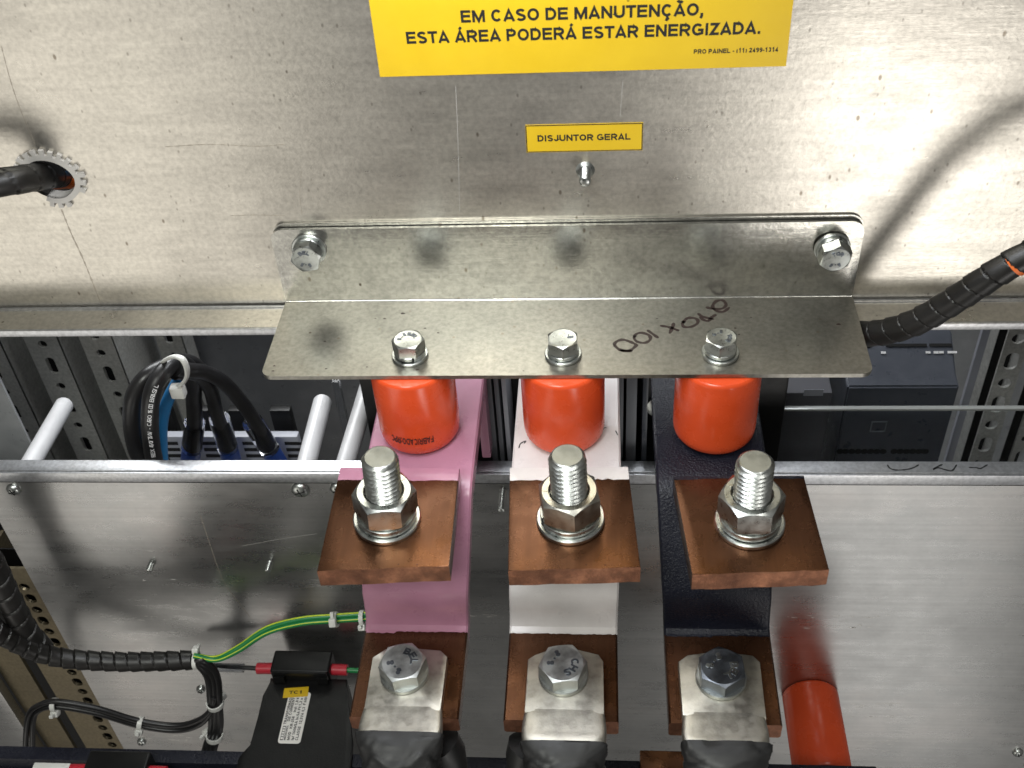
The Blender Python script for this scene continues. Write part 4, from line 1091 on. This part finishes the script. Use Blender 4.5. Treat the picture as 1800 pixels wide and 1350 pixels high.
# left side structure beyond the lower panel
q0 = at(100, 1240, 1, 4); q1 = at(215, 1240, 1, 4)
def vbox(name, label, cat, px0, px1, pv, y0, th, z0, z1, m_, slots=None, group=None, bev=.6):
    A = at(px0, pv, 1, y0); B = at(px1, pv, 1, y0)
    t = thing(name, label, cat, ((A.x + B.x) / 2, y0, z0), group)
    hs = []
    if slots:
        sw_, sh, pitch, zs, off = slots
        cxs = (A.x + B.x) / 2 + off; z = z0 + zs; k = 0
        while z < z1 - 12:
            if k % 2 == 0: hs.append(rrect(cxs - sw_ / 2, cxs + sw_ / 2, z, z + sh, (sw_ * .45,) * 4, 4))
            else: hs.append(circ(cxs, z + sh * .5, sw_ * .5, 14))
            z += pitch; k += 1
    a = MB(); a.prism([(A.x, z0), (B.x, z0), (B.x, z1), (A.x, z1)], -th, 0, hs, T=T_(0, y0, 0) @ RX(90))
    obj('rail_face', a, m_, t, smooth=False)
    if slots:
        a = MB(); a.box(A.x + 1, B.x - 2.2, y0 + th + 14, y0 + th + 15, z0, z1); obj('slot_shade_sheet', a, M['blackplastic'], t, smooth=False)  # dark sheet added behind the slots so the holes read as shade
    return t, A.x, B.x
t, xa, xb = vbox('slotted_upright', 'yellowish slotted upright profile beside the lower panel at lower left', 'slotted profile', 108, 196, 1240, 2, 2, -520, -215, M['zincyellow'], (7, 9, 12, 6, 3))
a = MB(); a.box(xa - .1, xa + 2, 2.1, 34, -520, -215); obj('side_return', a, M['zincyellow'], t)
t, xa, xb = vbox('corner_profile', 'bare zinc corner profile at the far lower left behind the wire loop', 'profile', 12, 62, 1200, 30, 3, -560, -200, M['zincyellow'])
a = MB(); a.box(xa - 34, xa - .2, 20, 28, -560, -200, .6); obj('side_plate', a, M['brushed'], t)
a = MB(); a.box(-560, -300, 90, 92, -640, -215); tag(obj('gap_shade_sheet', a, M['blackplastic']), 'dark sheet standing in for the shade in the gap left of the lower panel', 'metal sheet')  # black sheet put in for the unlit interior beside the panel

# ================================================================== BEHIND THE GAP
rl = [('slotted_rail', 'leftmost slotted steel rail at the very left edge of the gap behind the panels', -20, 40, 690),
      ('slotted_rail', 'slotted steel rail left of the grey-lit rod in the gap behind the panels', 84, 140, 690),
      ('slotted_rail', 'slotted steel rail between the dim white rod and the black cable loop', 178, 232, 690),
      ('slotted_rail', 'slotted steel rail passing behind the black cable loop', 306, 350, 690)]
for k, (nm, lb, p0, p1, pv) in enumerate(rl):
    t, xa, xb = vbox(nm, lb, 'rail', p0, p1, pv, 190 if k < 3 else 230, 2, -560, -60, M['rail'], (7, 16, 21, (3, 9, 0, 5)[k], 0), 'slotted steel rails behind the gap')
    a = MB(); a.box(xb - 1.8, xb, (190 if k < 3 else 230) + .1, 250, -560, -60); obj('rail_side', a, M['rail'], t)
t, xa, xb = vbox('slotted_rail', 'slotted steel rail with round holes behind the gap at the right', 'rail', 1728, 1768, 730, 170, 2, -560, -60, M['rail'], (9, 15, 20, 2, 0), 'slotted steel rails behind the gap')
a = MB(); a.box(xb - 1.8, xb, 170.1, 230, -560, -60); obj('rail_side', a, M['rail'], t)
t, xa, xb = vbox('slotted_rail', 'slotted steel rail at the far right edge of the gap', 'rail', 1790, 1830, 760, 190, 2, -560, -60, M['rail'], (9, 15, 20, 8, 0), 'slotted steel rails behind the gap')
A = at(1712, 660, 1, 240)
a = MB(); a.box(A.x - 4, A.x + 4, 238, 242, -560, 0); tag(obj('white_post', a, M['lightgrey']), 'thin pale vertical post behind the dark power supply, left of the round-hole rail', 'post')

t, xa, xb = vbox('pale_sheet', 'pale grey sheet at the far left edge of the gap behind the panels', 'metal sheet', -160, 34, 740, 120, 2, -560, -60, M['inner'])
# white rods pointing back
def rod(pe, pf, zz_, label, far):
    A = at(pf[0], pf[1], 1, 3); B = at(pe[0], pe[1], 1, far)
    t = thing('white_rod', label, 'rod', A, 'white round rods behind the cross beam')
    d = (A - B)
    C = A + d * 0.05
    a = MB(); a.tube([B - d.normalized() * 0, B.lerp(C, .5), C], 5.6, n=32, smooth=False)
    obj('shaft', a, M['rod'], t, angle=50)
    a = MB(); a.tube([B - d.normalized() * 1.2, B - d.normalized() * .01], 5.0, n=32, smooth=False); obj('end_cap', a, M['rod'], t)
rod((113, 712), (45, 830), 0, 'dim white rod at far left behind the cross beam', 70)
rod((567, 706), (535, 830), 0, 'white rod standing alone left of the pink busbar', 60)
rod((660, 640), (603, 830), 0, 'white rod closest to the pink busbar, running up beneath the bracket', 90)

# cable loops tied with a white tie
t = thing('cable_loop', 'loop of black cables held by a white tie behind the cross beam at left', 'cables', at(280, 812, 1, 30))
Z4 = lambda x, y, d: (200 + x / 5.625, 580 + y / 5.625, d)
loops = [([(290, 1330, 20), (215, 1150, 24), (175, 900, 28), (200, 650, 32), (320, 470, 38), (480, 375, 46), (640, 320, 54), (760, 330, 62), (850, 400, 70)], 7.0),
         ([(410, 1330, 16), (375, 1150, 18), (355, 900, 20), (375, 640, 24), (450, 470, 30), (560, 350, 40), (680, 330, 50), (780, 440, 60), (790, 650, 70), (800, 900, 78), (790, 1150, 84)], 7.0),
         ([(600, 420, 44), (740, 420, 52), (860, 460, 60), (960, 600, 68), (1010, 800, 74), (1080, 1000, 80), (1130, 1150, 84)], 6.2),
         ([(620, 380, 40), (760, 400, 46), (900, 420, 54), (1080, 510, 62), (1230, 670, 70), (1380, 880, 76), (1520, 1150, 84)], 6.2)]
for pts, r_ in loops:
    a = MB(); a.tube(path([Z4(*q) for q in pts]), r_ * .72, n=24, step=2); obj('black_cable', a, M['cable'], t, angle=70)
for pts in ([(330, 1330, 30), (270, 1100, 32), (265, 850, 34), (310, 640, 38), (420, 480, 42)], [(480, 1330, 30), (470, 1000, 32), (500, 800, 36), (560, 640, 42), (640, 500, 50)]):
    a = MB(); a.tube(path([Z4(*q) for q in pts]), 3.6, n=20, step=2); obj('blue_cable', a, M['blue'], t, angle=70)
tp = path([Z4(*q) for q in [(470, 335, 40), (520, 290, 34), (600, 262, 30), (680, 290, 26), (720, 370, 26), (725, 450, 28), (690, 520, 32), (620, 570, 36), (590, 600, 40)]])
a = MB(); a.tube(tp, 1.9, n=14, step=1.2, flat=.6); obj('tie_band', a, M['nylon'], t, angle=60)
q = at(*Z4(632, 590, 0)[:2], 1, 34)
a = MB(); a.box(q.x - 4, q.x + 4, q.y - 3, q.y + 3, q.z - 5, q.z + 3, 1, T=None); obj('tie_lock', a, M['nylon'], t, angle=40)
# white print along the front cable
pr_pts = spline(path([Z4(*q) for q in [(395, 1260, 8), (365, 1100, 9), (350, 950, 10), (360, 800, 12), (385, 660, 15), (440, 500, 21)]]), 1.0)
pr = MB(); txt = 'FLEX 450/750V - CABO 16mm BRASIL'; n_ = len(txt)
for k, ch in enumerate(txt):
    if ch == ' ': continue
    j = int(k / (n_ + 1) * (len(pr_pts) - 2)) + 1; p_ = pr_pts[j]; d_ = (pr_pts[j + 1] - pr_pts[j - 1]).normalized()
    nrm = (CAM - p_); nrm = (nrm - d_ * nrm.dot(d_)).normalized(); up = nrm.cross(d_)
    mm_ = Matrix(((d_.x, up.x, nrm.x, p_.x), (d_.y, up.y, nrm.y, p_.y), (d_.z, up.z, nrm.z, p_.z), (0, 0, 0, 1)))
    c_ = text_mb(ch, 2.3, mm_, .05, .02, weight=.15); pr.add(c_.v, c_.f)
PRINT = (pr, t)
for (sx, sy, ex, ey, lb) in ((800, 920, 770, 1170, 'left'), (1045, 880, 1130, 1170, 'middle'), (1370, 910, 1540, 1180, 'right')):
    A = at(*Z4(sx, sy, 0)[:2], 1, 80); B = at(*Z4(ex, ey, 0)[:2], 1, 84)
    s = thing('cable_boot', 'blue cable boot with clear sleeve on the terminal block, ' + lb + ' of the three', 'cable boot', B, 'blue cable boots with clear sleeves')
    d_ = (B - A)
    a = MB(); a.tube([A, A.lerp(B, .5), B], 6.8, n=28, smooth=False); obj('clear_sleeve', a, M['clear'], s, angle=50)
    a = MB(); a.tube([B, B + d_ * .25, B + d_ * .6], 6.4, n=28, smooth=False); obj('blue_boot', a, M['lugblue'], s, angle=50)
# terminal block
A = at(280, 805, 1, 86); B = at(520, 805, 1, 86); zt_ = at(400, 768, 1, 98).z
t = thing('terminal_block', 'pale grey terminal block with vent slots beneath the blue cable boots', 'terminal block', ((A.x + B.x) / 2, 95, zt_ - 60))
a = MB(); a.box(A.x, B.x, 98, 104, zt_ - 70, zt_, 1); obj('housing', a, M['lightgrey'], t)
a = MB(); a.box(A.x, B.x, 76, 97.8, zt_ - 70, zt_ - 22, 1); obj('front_step', a, M['lightgrey'], t)
a = MB()
for u in (300, 375, 446, 520):
    cc = at(u, 790, 1, 97.5).x
    for k in range(3): a.box(cc - 6.5, cc + 6.5, 97.2, 97.9, zt_ - 7 - k * 6, zt_ - 4.5 - k * 6)
obj('vent_slots', a, M['dark'], t)
for u in (290, 355, 425, 497):
    C = at(u, 745, 1, 112)
    h = MB(); h.box(C.x - 7, C.x + 7, 112, 118, zt_ - 60, at(u, 722, 1, 112).z, .5); obj('black_opening', h, M['blackplastic'], t)
A = at(330, 600, 1, 260); B = at(660, 600, 1, 260)
a = MB(); a.box(A.x, B.x + 260, 262, 266, -600, 40); tag(obj('grey_backplate', a, mat('grey_backplate_paint', (.09, .095, .105), 0, .4, f=paint_f((.12, .125, .135), (.15, .155, .165), .05))), 'dark grey plate behind the cable loop and busbars', 'metal plate')
# clear bracket leg between rods
a = MB(); C1 = at(590, 668, 1, 60); C2 = at(612, 770, 1, 60)
a.tube([C1, C1.lerp(C2, .5), C2], 3, n=4, smooth=False); tag(obj('clear_strut', a, M['clear']), 'clear plastic strut between the two bright white rods', 'strut')

# breaker body between bars
br_ = thing('breaker_body', 'dark grey circuit breaker body seen between the busbars behind the gap', 'circuit breaker', (0, 60, -190))
a = MB(); a.box(-118, 120, 34, 110, -220, -66, 2); obj('housing', a, M['blackplastic'], br_)
for (u0, u1, m_) in ((862, 872, 'greyplastic'), (876, 884, 'greyplastic'), (889, 897, 'lightgrey'), (1085, 1095, 'greyplastic'), (1100, 1118, 'greyplastic'), (1128, 1137, 'slate')):
    A = at(u0, 740, 1, 14); B = at(u1, 740, 1, 14)
    a = MB(); a.box(A.x, B.x, 8, 33.9, -220, -38, .5); obj('phase_barrier', a, M[m_], br_)
a = MB(); A = at(1160, 690, 1, 20); a.lathe([(7, 0), (7.5, 1), (7.5, 4), (5, 5.5)], 32, T=T_(A.x, 12, A.z) @ RX(90)); obj('terminal_screw', a, M['zinc'], br_)
A = at(840, 700, 1, 5); a = MB(); a.box(A.x, A.x + 5, -2, 20, -110, -50, 1); obj('pink_terminal', a, M['pink'], br_)

# power supply at right
t = thing('power_supply', 'dark slate power supply with row of terminals behind the gap at right', 'power supply', (220, 120, -330))
yF = 110
def at_y(u, v_): return at(u, v_, 1, yF)
TL = at_y(1490, 680); TR = at_y(1698, 680); BR_ = at_y(1665, 812)
prof = [(yF, TL.z - 110), (yF, TL.z), (yF + 10, TL.z + 2), (yF + 34, TL.z + 16), (yF + 66, TL.z + 16), (yF + 66, TL.z - 110)]
v = [(x, y, z) for x in (TL.x, TR.x - 4) for y, z in prof]; n = len(prof)
f = [(i, (i + 1) % n, (i + 1) % n + n, i + n) for i in range(n)] + [tuple(range(n))[::-1], tuple(range(n, 2 * n))]
bmx = bmesh.new(); vs = [bmx.verts.new(p) for p in v]
for q in f: bmx.faces.new([vs[k] for k in q])
bmesh.ops.recalc_face_normals(bmx, faces=bmx.faces[:]); bmesh.ops.bevel(bmx, geom=bmx.edges[:], offset=1.2, segments=2, affect='EDGES')
a = MB(); a.bm(bmx); obj('housing', a, M['slate'], t, angle=40)
a = MB()
for k in range(14):
    C = at_y(1475 + k * 11 + (8 if k > 7 else 0), 792); a.lathe([(2.3, 0), (2.3, .5)], 12, T=T_(max(C.x, TL.x + 3), yF - .1, C.z) @ RX(90))
obj('terminal_row', a, M['dark'], t)
a = MB()
A = at_y(1532, 740); B = at_y(1556, 758)
for bx_ in ((A.x, B.x, A.z - .8, A.z), (A.x, B.x, B.z, B.z + .8), (A.x, A.x + .8, B.z, A.z), (B.x - .8, B.x, B.z, A.z)): a.box(bx_[0], bx_[1], yF - .3, yF - .05, bx_[2], bx_[3])
obj('display_frame', a, M['greyplastic'], t)
a = MB()
yS = yF + 22; zS = TL.z + 9.5
slopeT = lambda u: T_(at(u, 655, 1, yS).x, yS - .2, zS + .3) @ RX(math.degrees(math.atan2(14, 24)))
for u in (1545, 1622, 1636, 1645, 1660, 1668): a.box(-1.5, 1.5, -.8, .8, 0, .15, T=slopeT(u))
obj('white_marks', a, M['mark_white'], t)
a = MB()
for u, w_ in ((1500, 9), (1575, 9), (1610, 4), (1645, 7)): a.box(-w_, w_, 4, 6, 0, .2, T=slopeT(u))
obj('slots', a, M['dark'], t)
# neighbouring grey unit and its label
A = at(1330, 700, 1, 100); B = at(1462, 700, 1, 100)
t = thing('grey_module', 'plain grey module left of the dark power supply behind the gap', 'electrical module', ((A.x + B.x) / 2, 120, -330))
a = MB(); a.box(A.x - 20, B.x, 100, 160, -340, TL.z + 4, 1); obj('housing', a, mat('module_grey', (.085, .085, .095), 0, .45), t)
C = at(1430, 690, 1, 100)
a = MB(); a.box(C.x - 6, C.x + 6, 99.7, 99.95, C.z - 2.6, C.z + 2.6); obj('small_label', a, M['lightgrey'], t)
# clear shield with a bright edge
A = at(1338, 718, 1, 40); B = at(1830, 718, 1, 40)
t = thing('clear_shield', 'clear plastic shield with a bright upper edge in the gap at right', 'shield', ((A.x + B.x) / 2, 40, -200))
a = MB(); a.box(A.x, B.x + 20, 39, 41.5, -220, A.z - 1.2); obj('sheet', a, M['acrylic'], t)
a = MB(); a.box(A.x, B.x + 20, 38.8, 41.7, A.z - 1.1, A.z + .4, .3); obj('polished_edge', a, M['edge'], t)

# ================================================================== HOSES AT THE UPPER PANEL
t = thing('spiral_hose', 'black spiral wrapped hose with an orange gap rising to the right edge beside the bracket', 'cable harness', at(1660, 540, 1, -40))
pts = path([(1440, 560, 10), (1490, 583, -12), (1545, 585, -26), (1610, 566, -36), (1680, 526, -42), (1740, 487, -46), (1800, 452, -48), (1880, 415, -50), (1960, 390, -50)])
a = MB(); a.tube(pts, 5.6, n=44, step=.5, rf=spiral_rf(5.9, 9.0, .12, .05)); obj('spiral_wrap', a, M['spiral'], t, angle=70)
C1, C2 = path([(1782, 463, -47.5), (1790, 458, -47.8)])
a = MB(); a.tube([C1, C2], 6.02, n=24, smooth=True); obj('orange_core', a, M['orange'], t, angle=70)
t = thing('cable_sleeve', 'thick black sleeved cable entering the round hole at upper left', 'cable harness', at(30, 315, 1, -20))
pts = path([(-260, 352, -36), (-120, 340, -32), (-20, 324, -24), (40, 315, -13), (85, 308, 6), (112, 306, 30)])
a = MB(); a.tube(pts, 6.2, n=40, step=.8, rf=spiral_rf(6.4, 11, .05, .025)); obj('sleeve', a, M['spiral'], t, angle=70)
t = thing('inner_wires', 'blue and orange wires visible inside the round hole at upper left', 'wires', at(125, 320, 1, 25))
a = MB(); a.tube(path([(95, 322, 26), (126, 321, 24), (150, 322, 22)]), 3.0, n=16); obj('orange_wire', a, M['orange'], t, angle=70)
a = MB(); a.tube(path([(100, 300, 30), (126, 302, 28), (150, 306, 26)]), 3.2, n=16); obj('blue_wire', a, M['blue'], t, angle=70)
a = MB(); a.box(-300, -180, 60, 62, 0, 130); tag(obj('dark_duct', a, M['blackplastic']), 'dark surface seen through the round hole', 'duct')
obj('cable_print', PRINT[0], M['mark_white'], PRINT[1], smooth=False)
